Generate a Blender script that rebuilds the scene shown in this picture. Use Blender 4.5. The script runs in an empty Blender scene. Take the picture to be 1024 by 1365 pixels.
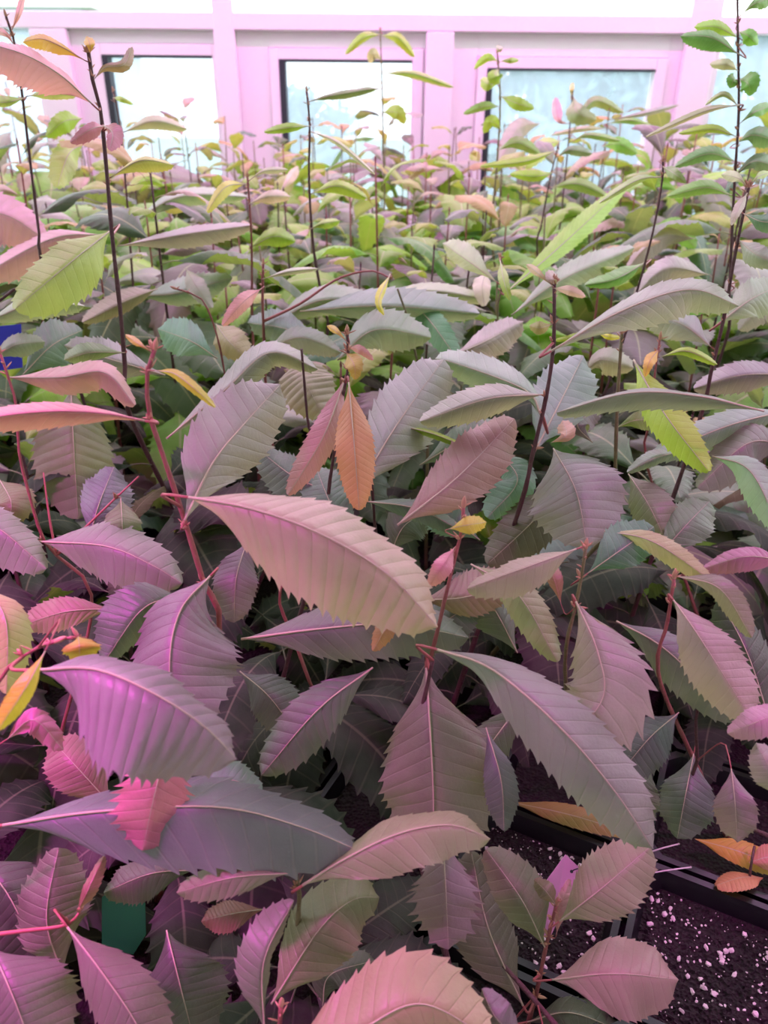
import bpy, bmesh, math, random
from mathutils import Vector, Matrix
random.seed(7)
SC = bpy.context.scene
COL = SC.collection
PI = math.pi

# ------------------------------------------------------------------ camera
F = 1000.0
PITCH, ROLL = math.radians(28.0), math.radians(0.5)
CAMZ = 0.75
cd = bpy.data.cameras.new('camera')
cam = bpy.data.objects.new('camera', cd)
COL.objects.link(cam)
cd.sensor_fit = 'VERTICAL'
cd.sensor_height = 36.0
cd.lens = F / 1365.0 * 36.0
cd.clip_start = 0.02
cd.clip_end = 200
CM = Matrix.Rotation(PI / 2 - PITCH, 4, 'X') @ Matrix.Rotation(ROLL, 4, 'Z')
CM.translation = Vector((0, 0, CAMZ))
cam.matrix_world = CM
cd.dof.use_dof = True
cd.dof.focus_distance = 0.62
cd.dof.aperture_fstop = 9.0
SC.camera = cam
C0 = CM.translation.copy()
CR = CM.to_3x3()
FWD = CR @ Vector((0, 0, -1))


def ray(x, y):
    return CR @ Vector(((x - 512) / F, -(y - 682.5) / F, -1))


def at(x, y, d):                      # photo pixel at axis distance d -> world point
    return C0 + ray(x, y) * d


def aty(x, y, Y):                     # photo pixel on the world plane Y
    r = ray(x, y)
    return C0 + r * (Y / r.y)


# ------------------------------------------------------------------ sky, lamps, exposure
w = bpy.data.worlds.new('world')
SC.world = w
w.use_nodes = True
nt = w.node_tree
bg = nt.nodes['Background']
tc = nt.nodes.new('ShaderNodeTexCoord')
no = nt.nodes.new('ShaderNodeTexNoise')
no.inputs['Scale'].default_value = 1.6
no.inputs['Detail'].default_value = 3
cr = nt.nodes.new('ShaderNodeValToRGB')
cr.color_ramp.elements[0].position = 0.35
cr.color_ramp.elements[0].color = (0.86, 0.92, 1.0, 1)
cr.color_ramp.elements[1].position = 0.7
cr.color_ramp.elements[1].color = (1.0, 1.0, 0.98, 1)
nt.links.new(tc.outputs['Generated'], no.inputs['Vector'])
nt.links.new(no.outputs['Fac'], cr.inputs['Fac'])
nt.links.new(cr.outputs['Color'], bg.inputs['Color'])
bg.inputs['Strength'].default_value = 2.8

LAMP_TINT = (1.0, 0.08, 0.80)
LAMPS = [  # x, y, z, length, power : pink grow light bars hung above the bench
    (-0.52, 0.18, 1.0, 0.30, 4.8),
    (0.60, 0.20, 1.15, 0.30, 2.1),
    (-0.9, 1.3, 1.75, 1.1, 4.2),
    (0.1, 2.85, 1.65, 2.6, 15.0),
    (1.2, 1.6, 1.75, 1.1, 2.6),
]

SC.view_settings.view_transform = 'Standard'
SC.view_settings.look = 'None'
SC.view_settings.gamma = 1.0
SC.view_settings.use_curve_mapping = False
SC.view_settings.exposure = 0.45
SC.cycles.use_denoising = True
SC.cycles.max_bounces = 7
SC.cycles.transparent_max_bounces = 8
SC.cycles.sample_clamp_indirect = 6


# ------------------------------------------------------------------ materials
def mat(name):
    m = bpy.data.materials.new(name)
    m.use_nodes = True
    return m, m.node_tree, m.node_tree.nodes['Principled BSDF']


def simple(name, col, rough=0.6, bump=0.0, bscale=60.0, var=0.12, vscale=9.0, spec=0.5):
    m, nt, p = mat(name)
    n = nt.nodes.new('ShaderNodeTexNoise')
    tcn = nt.nodes.new('ShaderNodeTexCoord')
    nt.links.new(tcn.outputs['Object'], n.inputs['Vector'])
    n.inputs['Scale'].default_value = vscale
    n.inputs['Detail'].default_value = 4
    mx = nt.nodes.new('ShaderNodeMix')
    mx.data_type = 'RGBA'
    mx.inputs[6].default_value = tuple(c * (1 - var) for c in col) + (1,)
    mx.inputs[7].default_value = tuple(min(1, c * (1 + var)) for c in col) + (1,)
    nt.links.new(n.outputs['Fac'], mx.inputs[0])
    nt.links.new(mx.outputs[2], p.inputs['Base Color'])
    p.inputs['Roughness'].default_value = rough
    p.inputs['Specular IOR Level'].default_value = spec
    if bump:
        n2 = nt.nodes.new('ShaderNodeTexNoise')
        n2.inputs['Scale'].default_value = bscale
        n2.inputs['Detail'].default_value = 5
        nt.links.new(tcn.outputs['Object'], n2.inputs['Vector'])
        b = nt.nodes.new('ShaderNodeBump')
        b.inputs['Strength'].default_value = bump
        b.inputs['Distance'].default_value = 0.004
        nt.links.new(n2.outputs['Fac'], b.inputs['Height'])
        nt.links.new(b.outputs['Normal'], p.inputs['Normal'])
    return m


def math_node(nt, op, a, b=None, c=None):
    n = nt.nodes.new('ShaderNodeMath')
    n.operation = op
    for i, v in enumerate((a, b, c)):
        if v is None:
            continue
        if isinstance(v, (int, float)):
            n.inputs[i].default_value = v
        else:
            nt.links.new(v, n.inputs[i])
    return n.outputs[0]


def mixc(nt, fac, a, b, blend='MIX'):
    n = nt.nodes.new('ShaderNodeMix')
    n.data_type = 'RGBA'
    n.blend_type = blend
    for i, v in ((0, fac), (6, a), (7, b)):
        if isinstance(v, (int, float)):
            n.inputs[i].default_value = v
        elif isinstance(v, tuple):
            n.inputs[i].default_value = v
        else:
            nt.links.new(v, n.inputs[i])
    return n.outputs[2]


def leaf_material(name, midrib, rough=0.42, spec=0.65, rib=0.6):
    """Leaf blade: colour from the object's own colour, vein net from the UVs (u = vein index, v = distance from the midrib)."""
    m, nt, p = mat(name)
    oi = nt.nodes.new('ShaderNodeObjectInfo')
    uv = nt.nodes.new('ShaderNodeUVMap')
    sep = nt.nodes.new('ShaderNodeSeparateXYZ')
    nt.links.new(uv.outputs[0], sep.inputs[0])
    U, V = sep.outputs[0], sep.outputs[1]
    fr = math_node(nt, 'FRACT', U)
    dv = math_node(nt, 'ABSOLUTE', math_node(nt, 'SUBTRACT', fr, 0.5))      # .5 on a vein, 0 between
    vein = math_node(nt, 'SMOOTHSTEP', dv, 0.40, 0.5) if False else None
    mr = nt.nodes.new('ShaderNodeMapRange')
    mr.interpolation_type = 'SMOOTHSTEP'
    mr.inputs[1].default_value = 0.40
    mr.inputs[2].default_value = 0.50
    nt.links.new(dv, mr.inputs[0])
    vein = mr.outputs[0]
    tcn = nt.nodes.new('ShaderNodeTexCoord')
    n1 = nt.nodes.new('ShaderNodeTexNoise')
    n1.inputs['Scale'].default_value = 22
    n1.inputs['Detail'].default_value = 5
    nt.links.new(tcn.outputs['Object'], n1.inputs['Vector'])
    n2 = nt.nodes.new('ShaderNodeTexNoise')
    n2.inputs['Scale'].default_value = 420
    n2.inputs['Detail'].default_value = 3
    nt.links.new(tcn.outputs['Object'], n2.inputs['Vector'])
    base = oi.outputs['Color']
    dark = mixc(nt, 1.0, base, (0.80, 0.84, 0.80, 1), 'MULTIPLY')
    lite = mixc(nt, 0.07, base, (0.75, 0.72, 0.62, 1))
    mott = nt.nodes.new('ShaderNodeMapRange')
    mott.inputs[1].default_value = 0.3
    mott.inputs[2].default_value = 0.7
    nt.links.new(n1.outputs['Fac'], mott.inputs[0])
    c = mixc(nt, mott.outputs[0], dark, lite)
    c = mixc(nt, math_node(nt, 'MULTIPLY', vein, 0.14), c, mixc(nt, 0.5, base, (0.55, 0.5, 0.36, 1)))
    if midrib:
        av = math_node(nt, 'ABSOLUTE', V)
        mr2 = nt.nodes.new('ShaderNodeMapRange')
        mr2.inputs[1].default_value = 0.055
        mr2.inputs[2].default_value = 0.02
        nt.links.new(av, mr2.inputs[0])
        c = mixc(nt, math_node(nt, 'MULTIPLY', mr2.outputs[0], rib), c, (0.62, 0.58, 0.40, 1))
    geo = nt.nodes.new('ShaderNodeNewGeometry')
    under = mixc(nt, 0.45, c, (0.42, 0.52, 0.18, 1))
    c = mixc(nt, geo.outputs['Backfacing'], c, under)
    nt.links.new(c, p.inputs['Base Color'])
    p.inputs['Roughness'].default_value = rough
    p.inputs['Specular IOR Level'].default_value = spec
    hgt = math_node(nt, 'ADD', math_node(nt, 'MULTIPLY', vein, -0.5), math_node(nt, 'MULTIPLY', n2.outputs['Fac'], 0.6))
    b = nt.nodes.new('ShaderNodeBump')
    b.inputs['Strength'].default_value = 0.5
    b.inputs['Distance'].default_value = 0.0012
    nt.links.new(hgt, b.inputs['Height'])
    nt.links.new(b.outputs['Normal'], p.inputs['Normal'])
    tr = nt.nodes.new('ShaderNodeBsdfTranslucent')
    tcol = mixc(nt, 1.0, c, (1.35, 1.55, 0.55, 1), 'MULTIPLY')
    nt.links.new(tcol, tr.inputs['Color'])
    ms = nt.nodes.new('ShaderNodeMixShader')
    ms.inputs[0].default_value = 0.30
    out = nt.nodes['Material Output']
    nt.links.new(p.outputs[0], ms.inputs[1])
    nt.links.new(tr.outputs[0], ms.inputs[2])
    nt.links.new(ms.outputs[0], out.inputs['Surface'])
    return m


M_LEAF = leaf_material('leaf_blade', False)
M_LEAFM = leaf_material('leaf_blade_with_rib', True)
M_LEAFSHADE = leaf_material('shaded_matt_leaf_blade', True, 0.75, 0.2, 0.2)  # duller copy of the leaf for low ones, canopy shade put into it
M_RIB = simple('midrib_pale', (0.50, 0.43, 0.30), 0.5)
M_RIBR = simple('midrib_rosy', (0.55, 0.26, 0.25), 0.5)
M_PET = simple('petiole_red', (0.36, 0.11, 0.10), 0.45)
M_STEM = simple('stem_bark', (0.10, 0.045, 0.045), 0.55, 0.5, 300, 0.35, 60)
M_STEMG = simple('stem_green', (0.20, 0.17, 0.08), 0.5, 0.4, 300, 0.3, 60)
M_STEMR = simple('stem_red', (0.30, 0.10, 0.09), 0.5, 0.4, 300, 0.3, 60)
M_BUD = simple('bud_scale', (0.52, 0.28, 0.18), 0.5, 0.2, 200, 0.25, 80)
M_POT = simple('black_pot_plastic', (0.006, 0.006, 0.008), 0.32, 0.1, 40)
M_BENCH = simple('bench_black_mat', (0.012, 0.012, 0.014), 0.9, 0.4, 200)
M_FRAME = simple('white_window_frame', (0.82, 0.80, 0.82), 0.35, 0, 60, 0.03)
M_GASK = simple('black_gasket', (0.02, 0.03, 0.035), 0.5)
M_WALL = simple('white_painted_wall', (0.72, 0.72, 0.72), 0.7, 0.2, 30, 0.05)
M_CONC = simple('concrete_floor', (0.30, 0.30, 0.29), 0.85, 0.5, 20, 0.2)
M_STEEL = simple('galvanised_steel', (0.5, 0.5, 0.52), 0.35, 0, 60, 0.1)
M_DAYBLOCK = simple('white_daylight_block', (0.7, 0.7, 0.7), 0.9, 0.3, 80, 0.05)  # for the added roof strips that block daylight
M_GRASS = simple('grass', (0.12, 0.20, 0.08), 0.9, 0.6, 5, 0.4, 2)
M_TREE = simple('tree_foliage', (0.16, 0.27, 0.27), 0.8, 0, 5, 0.45, 1.2)
M_TRUNK = simple('tree_bark', (0.12, 0.10, 0.08), 0.9, 0.5, 20)
M_PERL = simple('perlite_white', (0.70, 0.66, 0.62), 0.8, 0.4, 200)
M_TAG = simple('pink_tag_plastic', (0.85, 0.42, 0.72), 0.3, 0, 60, 0.04)
M_BLUE = simple('blue_plastic', (0.02, 0.03, 0.55), 0.4)
M_GREENT = simple('green_plastic', (0.0, 0.13, 0.02), 0.5, 0, 60, 0.05)
M_WIRE = simple('pale_wire', (0.6, 0.55, 0.55), 0.35)
M_SIDING = simple('pale_siding', (0.55, 0.62, 0.68), 0.7, 0, 60, 0.06)

# soil: crumbly, dark
M_SOIL, nt, p = mat('potting_soil')
tcn = nt.nodes.new('ShaderNodeTexCoord')
vo = nt.nodes.new('ShaderNodeTexVoronoi')
vo.inputs['Scale'].default_value = 260
nz = nt.nodes.new('ShaderNodeTexNoise')
nz.inputs['Scale'].default_value = 120
nz.inputs['Detail'].default_value = 6
nt.links.new(tcn.outputs['Object'], vo.inputs['Vector'])
nt.links.new(tcn.outputs['Object'], nz.inputs['Vector'])
nt.links.new(mixc(nt, nz.outputs['Fac'], (0.003, 0.002, 0.002, 1), (0.026, 0.017, 0.015, 1)), p.inputs['Base Color'])
p.inputs['Roughness'].default_value = 0.85
bb = nt.nodes.new('ShaderNodeBump')
bb.inputs['Strength'].default_value = 1.0
bb.inputs['Distance'].default_value = 0.006
nt.links.new(math_node(nt, 'ADD', vo.outputs['Distance'], nz.outputs['Fac']), bb.inputs['Height'])
nt.links.new(bb.outputs['Normal'], p.inputs['Normal'])

# window glass: mostly clear, a little milky and bluish, uneven by noise
M_GLASS = bpy.data.materials.new('window_glass')
M_GLASS.use_nodes = True
nt = M_GLASS.node_tree
nt.nodes.remove(nt.nodes['Principled BSDF'])
out = nt.nodes['Material Output']
t = nt.nodes.new('ShaderNodeBsdfTransparent')
t.inputs[0].default_value = (0.93, 0.95, 0.98, 1)
g = nt.nodes.new('ShaderNodeBsdfGlossy')
g.inputs['Roughness'].default_value = 0.05
tl = nt.nodes.new('ShaderNodeBsdfTranslucent')
tl.inputs[0].default_value = (0.70, 0.80, 0.92, 1)
tcn = nt.nodes.new('ShaderNodeTexCoord')
nz = nt.nodes.new('ShaderNodeTexNoise')
nz.inputs['Scale'].default_value = 4
nz.inputs['Detail'].default_value = 6
nt.links.new(tcn.outputs['Object'], nz.inputs['Vector'])
m1 = nt.nodes.new('ShaderNodeMixShader')
nt.links.new(math_node(nt, 'MULTIPLY_ADD', nz.outputs['Fac'], 0.5, 0.12), m1.inputs[0])
nt.links.new(t.outputs[0], m1.inputs[1])
nt.links.new(tl.outputs[0], m1.inputs[2])
m2 = nt.nodes.new('ShaderNodeMixShader')
m2.inputs[0].default_value = 0.05
nt.links.new(m1.outputs[0], m2.inputs[1])
nt.links.new(g.outputs[0], m2.inputs[2])
nt.links.new(m2.outputs[0], out.inputs['Surface'])

M_GLASSC = simple('clear_upper_glass', (1, 1, 1))
nt = M_GLASSC.node_tree
t = nt.nodes.new('ShaderNodeBsdfTransparent')
g = nt.nodes.new('ShaderNodeBsdfGlossy')
g.inputs['Roughness'].default_value = 0.03
m2 = nt.nodes.new('ShaderNodeMixShader')
m2.inputs[0].default_value = 0.05
nt.links.new(t.outputs[0], m2.inputs[1])
nt.links.new(g.outputs[0], m2.inputs[2])
nt.links.new(m2.outputs[0], nt.nodes['Material Output'].inputs['Surface'])

M_LAMP = bpy.data.materials.new('grow_light_diodes')
M_LAMP.use_nodes = True
nt = M_LAMP.node_tree
nt.nodes.remove(nt.nodes['Principled BSDF'])
e = nt.nodes.new('ShaderNodeEmission')
e.inputs[0].default_value = LAMP_TINT + (1,)
e.inputs[1].default_value = 6.0
nt.links.new(e.outputs[0], nt.nodes['Material Output'].inputs['Surface'])


# ------------------------------------------------------------------ helpers
def obj(name, me, m=None, parent=None, col=None):
    if isinstance(me, bmesh.types.BMesh):
        bm = me
        me = bpy.data.meshes.new(name)
        bm.to_mesh(me)
        bm.free()
    if m is not None and not me.materials:
        me.materials.append(m)
    o = bpy.data.objects.new(name, me)
    COL.objects.link(o)
    if parent is not None:
        o.parent = parent
    if col is not None:
        o.color = tuple(col) + (1,)
    return o


def thing(name, label, cat, loc=(0, 0, 0), rz=0.0, group=None):
    o = bpy.data.objects.new(name, None)
    o.empty_display_size = 0.05
    COL.objects.link(o)
    o.location = loc
    o.rotation_euler = (0, 0, rz)
    o['label'] = label
    o['category'] = cat
    if group:
        o['group'] = group
    return o


def tag(o, label, cat, group=None):
    o['label'] = label
    o['category'] = cat
    if group:
        o['group'] = group
    return o


def bx(bm, x0, x1, y0, y1, z0, z1):
    vs = [bm.verts.new((x, y, z)) for x in (x0, x1) for y in (y0, y1) for z in (z0, z1)]
    for f in ((0, 1, 3, 2), (4, 6, 7, 5), (0, 4, 5, 1), (2, 3, 7, 6), (0, 2, 6, 4), (1, 5, 7, 3)):
        bm.faces.new([vs[i] for i in f])


def box(name, m, x0, x1, y0, y1, z0, z1, parent=None, bev=0.0, kind=None):
    bm = bmesh.new()
    bx(bm, x0, x1, y0, y1, z0, z1)
    if bev:
        bmesh.ops.bevel(bm, geom=bm.edges[:], offset=bev, segments=2, affect='EDGES', profile=0.5)
    bmesh.ops.recalc_face_normals(bm, faces=bm.faces[:])
    o = obj(name, bm, m, parent)
    if kind:
        o['kind'] = kind
    return o


def catmull(pts, n):
    """n+1 points along a smooth curve through pts."""
    if len(pts) == 1:
        return [pts[0]] * (n + 1)
    P = [pts[0] * 2 - pts[1]] + list(pts) + [pts[-1] * 2 - pts[-2]]
    L = [0.0]
    for i in range(1, len(pts)):
        L.append(L[-1] + (pts[i] - pts[i - 1]).length + 1e-9)
    res = []
    for k in range(n + 1):
        s = L[-1] * k / n
        i = 0
        while i < len(pts) - 2 and s > L[i + 1]:
            i += 1
        t = (s - L[i]) / (L[i + 1] - L[i])
        a, b, c, d = P[i], P[i + 1], P[i + 2], P[i + 3]
        res.append(0.5 * ((2 * b) + (c - a) * t + (2 * a - 5 * b + 4 * c - d) * t * t + (3 * b - a - 3 * c + d) * t * t * t))
    return res


def tube_bm(bm, pts, radii, seg=7):
    rings = []
    up = Vector((0.3, 0.2, 1)).normalized()
    for i, pnt in enumerate(pts):
        a = pts[max(0, i - 1)]
        b = pts[min(len(pts) - 1, i + 1)]
        t = (b - a)
        t = t.normalized() if t.length > 1e-9 else Vector((0, 0, 1))
        s = t.cross(up)
        if s.length < 1e-3:
            s = t.cross(Vector((1, 0, 0)))
        s.normalize()
        q = t.cross(s)
        r = radii[i] if isinstance(radii, (list, tuple)) else radii
        rings.append([bm.verts.new(pnt + (s * math.cos(2 * PI * k / seg) + q * math.sin(2 * PI * k / seg)) * r) for k in range(seg)])
    for i in range(len(rings) - 1):
        for k in range(seg):
            f = bm.faces.new((rings[i][k], rings[i][(k + 1) % seg], rings[i + 1][(k + 1) % seg], rings[i + 1][k]))
            f.smooth = True
    bm.faces.new(rings[0][::-1])
    bm.faces.new(rings[-1])


def spindle(bm, a, b, r, seg=6, n=6):
    """A pointed bud or stipule from a to b."""
    pts = [a.lerp(b, i / n) for i in range(n + 1)]
    rad = [max(1e-5, r * math.sin(PI * (0.12 + 0.88 * i / n)) ** 0.8) for i in range(n + 1)]
    rad[-1] = r * 0.03
    tube_bm(bm, pts, rad, seg)


def wprof(u):
    u = min(max(u, 0.0), 1.0)
    return (math.sin(PI * u ** 0.92)) ** 0.62 if 0 < u < 1 else 0.0


def leaf_bm(cl, latA, latB, nrm, WA, WB, nT=14, seg=5, cols=(0.0, 0.16, 0.5, 0.82), tooth=0.10, puck=0.03, dome=0.10, wave=0.0, phase=0.0, shift=0.16, prof=wprof):
    """Blade whose grid columns follow the side veins, so every vein ends in a tooth.
    cl(u) centre point, latA/latB(u) sideways directions of the two halves, nrm(u) upper side."""
    bm = bmesh.new()
    uvl = bm.loops.layers.uv.new('UVMap')
    tmult = {0: 1 + tooth * 1.25, 1: 1 - tooth * 0.8, 2: 1 - tooth * 0.45, 3: 1 + tooth * 0.10}
    us = []
    for i in range(nT):
        for j, fr in enumerate(cols):
            us.append((i + fr, j))
    us = [x for x in us if x[0] > 0]
    us.append((nT, 0))
    first = bm.verts.new(cl(0))
    mid = []
    rows = {1: [], -1: []}
    W0 = max(WA, WB)
    for g_, j in us:
        u = g_ / nT
        last = u >= 0.9999
        mid.append(bm.verts.new(cl(u) - nrm(u) * W0 * 0.015 * (0 if last else 1)))
        fr = g_ % 1.0
        bulge = math.sin(PI * fr) if 0 < fr < 1 else 0.0
        for sd in (1, -1):
            row = []
            for k in range(1, seg + 1):
                v = k / seg
                uu = min(1.0, u + shift * v * (1 - u) ** 0.6)
                W = (WA if sd > 0 else WB)
                wd = W * prof(u * 0.985 + 0.015)
                e = 1.0
                if k == seg:
                    e = tmult[j if len(cols) == 4 else (0 if fr == 0 else 1)]
                    e = 1 + (e - 1) * min(1, 6 * u) 
                if k == seg and fr == 0 and not last:
                    uu = min(0.995, uu + 0.22 / nT)
                lat = latA(uu) if sd > 0 else latB(uu)
                n_ = nrm(uu)
                off = (bulge - 0.5) * puck * W0 * math.sin(PI * min(1, v * 0.9)) * min(1, 4 * u) - dome * W * v * v
                off += wave * W0 * v * v * math.sin(2 * PI * (u * 2.6 + phase) + sd * 0.9)
                row.append(bm.verts.new(cl(uu) + lat * (wd * v * e) + n_ * off * (1 if not last else 0)))
            rows[sd].append(row)

    def quad(vs, uvs):
        vs2, uv2 = [], []
        for a, b in zip(vs, uvs):
            if a not in vs2:
                vs2.append(a)
                uv2.append(b)
        if len(vs2) < 3:
            return
        f = bm.faces.new(vs2)
        f.smooth = True
        for l, q in zip(f.loops, uv2):
            l[uvl].uv = q
    for sd in (1, -1):
        for i in range(len(us) - 1):
            u0, u1 = us[i][0], us[i + 1][0]
            for k in range(seg):
                a = mid[i] if k == 0 else rows[sd][i][k - 1]
                b = mid[i + 1] if k == 0 else rows[sd][i + 1][k - 1]
                c = rows[sd][i + 1][k]
                d = rows[sd][i][k]
                v0, v1 = k / seg * sd, (k + 1) / seg * sd
                q = [a, b, c, d]
                t = [(u0, v0), (u1, v0), (u1, v1), (u0, v1)]
                if sd < 0:
                    q, t = q[::-1], t[::-1]
                quad(q, t)
        a = [first, mid[0]] + rows[sd][0][:1]
        for k in range(seg):
            q = [first, mid[0] if k == 0 else rows[sd][0][k - 1], rows[sd][0][k]]
            t = [(0, 0), (us[0][0], k / seg * sd), (us[0][0], (k + 1) / seg * sd)]
            if sd < 0:
                q, t = q[::-1], t[::-1]
            quad(q, t)
    return bm


# ------------------------------------------------------------------ the greenhouse
WY = 3.3
box('floor', M_CONC, -3.6, 3.6, -2.2, WY, -0.80, -0.75, kind='structure')


def px(x, y):
    v = aty(x, y, WY)
    return v.x, v.z


Z_RAIL0 = 0.5 * (px(300, 41)[1] + px(700, 45)[1])
Z_RAIL1 = px(512, 20)[1]
Z_TOP = 1.9
Z_SILL = 0.28
ZP1, ZP2, ZP3 = px(215, 77)[1], px(460, 83)[1], px(760, 95)[1]
x_m0 = (px(52, 80)[0], px(100, 80)[0])
x_m1 = (px(291, 80)[0], px(318, 80)[0])
x_m2 = (px(567, 80)[0], px(603, 80)[0])
x_m3 = (px(906, 80)[0], px(946, 80)[0])
wall = thing('wall_back', '', '')
for k in ('label', 'category'):
    del wall[k]
wall['kind'] = 'structure'
box('knee_wall', M_WALL, -3.6, 3.6, WY - 0.02, WY + 0.16, -0.75, Z_SILL, wall)
box('sill_board', M_FRAME, -3.6, 3.6, WY - 0.10, WY + 0.10, Z_SILL, Z_SILL + 0.03, wall, 0.004)
box('transom', M_FRAME, -3.6, 3.6, WY - 0.05, WY + 0.06, Z_RAIL0, Z_RAIL1, wall, 0.004)
for i, (a, b) in enumerate((x_m0, x_m1, x_m2, x_m3)):
    box('mullion', M_FRAME, a, b, WY - 0.052, WY + 0.06, Z_SILL + 0.03, Z_TOP if i in (1, 3) else Z_RAIL0 - 0.001, wall, 0.004)
box('mullion', M_FRAME, -3.2, -3.08, WY - 0.052, WY + 0.06, Z_SILL + 0.03, Z_TOP, wall, 0.004)
box('mullion', M_FRAME, 2.9, 3.02, WY - 0.052, WY + 0.06, Z_SILL + 0.03, Z_TOP, wall, 0.004)
box('top_plate', M_FRAME, -3.6, 3.6, WY - 0.05, WY + 0.06, Z_TOP, Z_TOP + 0.10, wall)


def window(n, x0, x1, px0, px1, zp, z0=Z_SILL + 0.03, z1=Z_RAIL0, yo=0.0):
    t_ = thing('window_%d' % n, '', '')
    for k in ('label', 'category'):
        del t_[k]
    t_['kind'] = 'structure'
    y0, y1 = WY - 0.015 + yo, WY + 0.045
    for (a, b, c, d, dy) in ((x0, px0 - 0.045, z0, z1, 0), (px1 + 0.045, x1, z0, z1, 0), (px0 - 0.045, px1 + 0.045, zp + 0.045, z1, 0), (px0 - 0.045, px1 + 0.045, z0, z0 + 0.04, 0)):
        if b - a > 0.004 and d - c > 0.004:
            box('window_frame', M_FRAME, a, b, y0, y1, c, d, t_, 0.002)
    s = y0 - 0.012
    xa, xb = max(px0 - 0.043, x0 + 0.001), min(px1 + 0.043, x1 - 0.001)
    box('sash', M_FRAME, xa, px0 - 0.006, s, y1, z0 + 0.04, zp + 0.043, t_, 0.003)
    box('sash', M_FRAME, px1 + 0.001, xb, s, y1, z0 + 0.04, zp + 0.043, t_, 0.003)
    box('sash', M_FRAME, px0 - 0.006, px1 + 0.001, s, y1, zp + 0.006, zp + 0.043, t_, 0.003)
    box('sash', M_FRAME, px0 - 0.006, px1 + 0.001, s, y1, z0 + 0.04, z0 + 0.09, t_, 0.003)
    box('gasket', M_GASK, px0 - 0.006, px0 + 0.016, s - 0.002, y1 - 0.02, z0 + 0.09, zp + 0.006, t_)
    box('gasket', M_GASK, px0 + 0.016, px1 + 0.001, s - 0.002, y1 - 0.02, zp, zp + 0.006, t_)
    box('glass_pane', M_GLASS, px0, px1 + 0.002, WY + 0.02, WY + 0.026, z0 + 0.08, zp + 0.004, t_)


window(1, x_m0[1], x_m1[0], px(141, 80)[0], px(288, 80)[0] - 0.01, ZP1)
window(2, x_m1[1], x_m2[0], px(375, 80)[0], px(549, 80)[0], ZP2)
window(3, x_m2[1], x_m3[0], px(651, 95)[0], px(871, 95)[0], ZP3)
t4 = thing('window_4', '', '')
del t4['label'], t4['category']
t4['kind'] = 'structure'
box('window_frame', M_FRAME, x_m3[1], x_m3[1] + 0.03, WY - 0.02, WY + 0.05, Z_SILL + 0.03, Z_RAIL0, t4, 0.003)
box('pane', M_GLASS, x_m3[1] + 0.03, 2.9, WY + 0.02, WY + 0.026, Z_SILL + 0.03, Z_RAIL0, t4)
t5 = thing('window_5', '', '')
del t5['label'], t5['category']
t5['kind'] = 'structure'
box('pane', M_GLASS, -3.08, x_m0[0], WY + 0.02, WY + 0.026, Z_SILL + 0.03, Z_RAIL0, t5)
t6 = thing('window_6', '', '')
del t6['label'], t6['category']
t6['kind'] = 'structure'
for a, b in ((-3.08, x_m1[0]), (x_m1[1], x_m3[0]), (x_m3[1], 2.9)):
    box('upper_pane', M_GLASSC, a, b, WY + 0.02, WY + 0.026, Z_RAIL1, Z_TOP, t6)

for sd, nm in ((-1, 'wall_left'), (1, 'wall_right')):
    wl = thing(nm, '', '')
    del wl['label'], wl['category']
    wl['kind'] = 'structure'
    X = 3.6 * sd
    box('knee_wall', M_WALL, min(X, X + 0.15 * sd), max(X, X + 0.15 * sd), -2.2, WY + 0.1, -0.75, Z_SILL, wl)
    box('top_plate', M_FRAME, min(X, X + 0.1 * sd), max(X, X + 0.1 * sd), -2.2, WY + 0.1, Z_TOP, Z_TOP + 0.1, wl)
    box('side_light_block', M_WALL, min(X, X + 0.04 * sd), max(X, X + 0.04 * sd), -2.2, 1.25, Z_SILL, Z_TOP, wl)  # unseen opaque panel added to darken the front of the bench
    for k in range(6):
        yy = -2.2 + k * 1.08
        box('mullion', M_FRAME, min(X, X + 0.1 * sd), max(X, X + 0.1 * sd), yy, yy + 0.09, Z_SILL, Z_TOP, wl)
wf = thing('light_block_front', '', '')
del wf['label'], wf['category']
wf['kind'] = 'structure'
box('rear_light_block', M_WALL, -3.6, 3.6, -1.35, -1.25, -0.75, 2.3, wf)  # unseen wall added behind the camera to cut daylight on the front
ceil = thing('ceiling', '', '')
del ceil['label'], ceil['category']
ceil['kind'] = 'structure'
for k in range(11):                     # unseen opaque strips added to hold back daylight, open gaps between
    yy = -2.2 + k * 0.5
    box('daylight_block', M_DAYBLOCK, -3.6, 3.6, yy, yy + (0.49 if yy < 0.7 or yy > 2.2 else 0.16), 2.30, 2.31, ceil)
for k in range(8):
    xx = -3.6 + k * 1.02
    box('rafter', M_FRAME, xx, xx + 0.05, -2.2, WY + 0.1, 2.33, 2.42, ceil)

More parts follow.
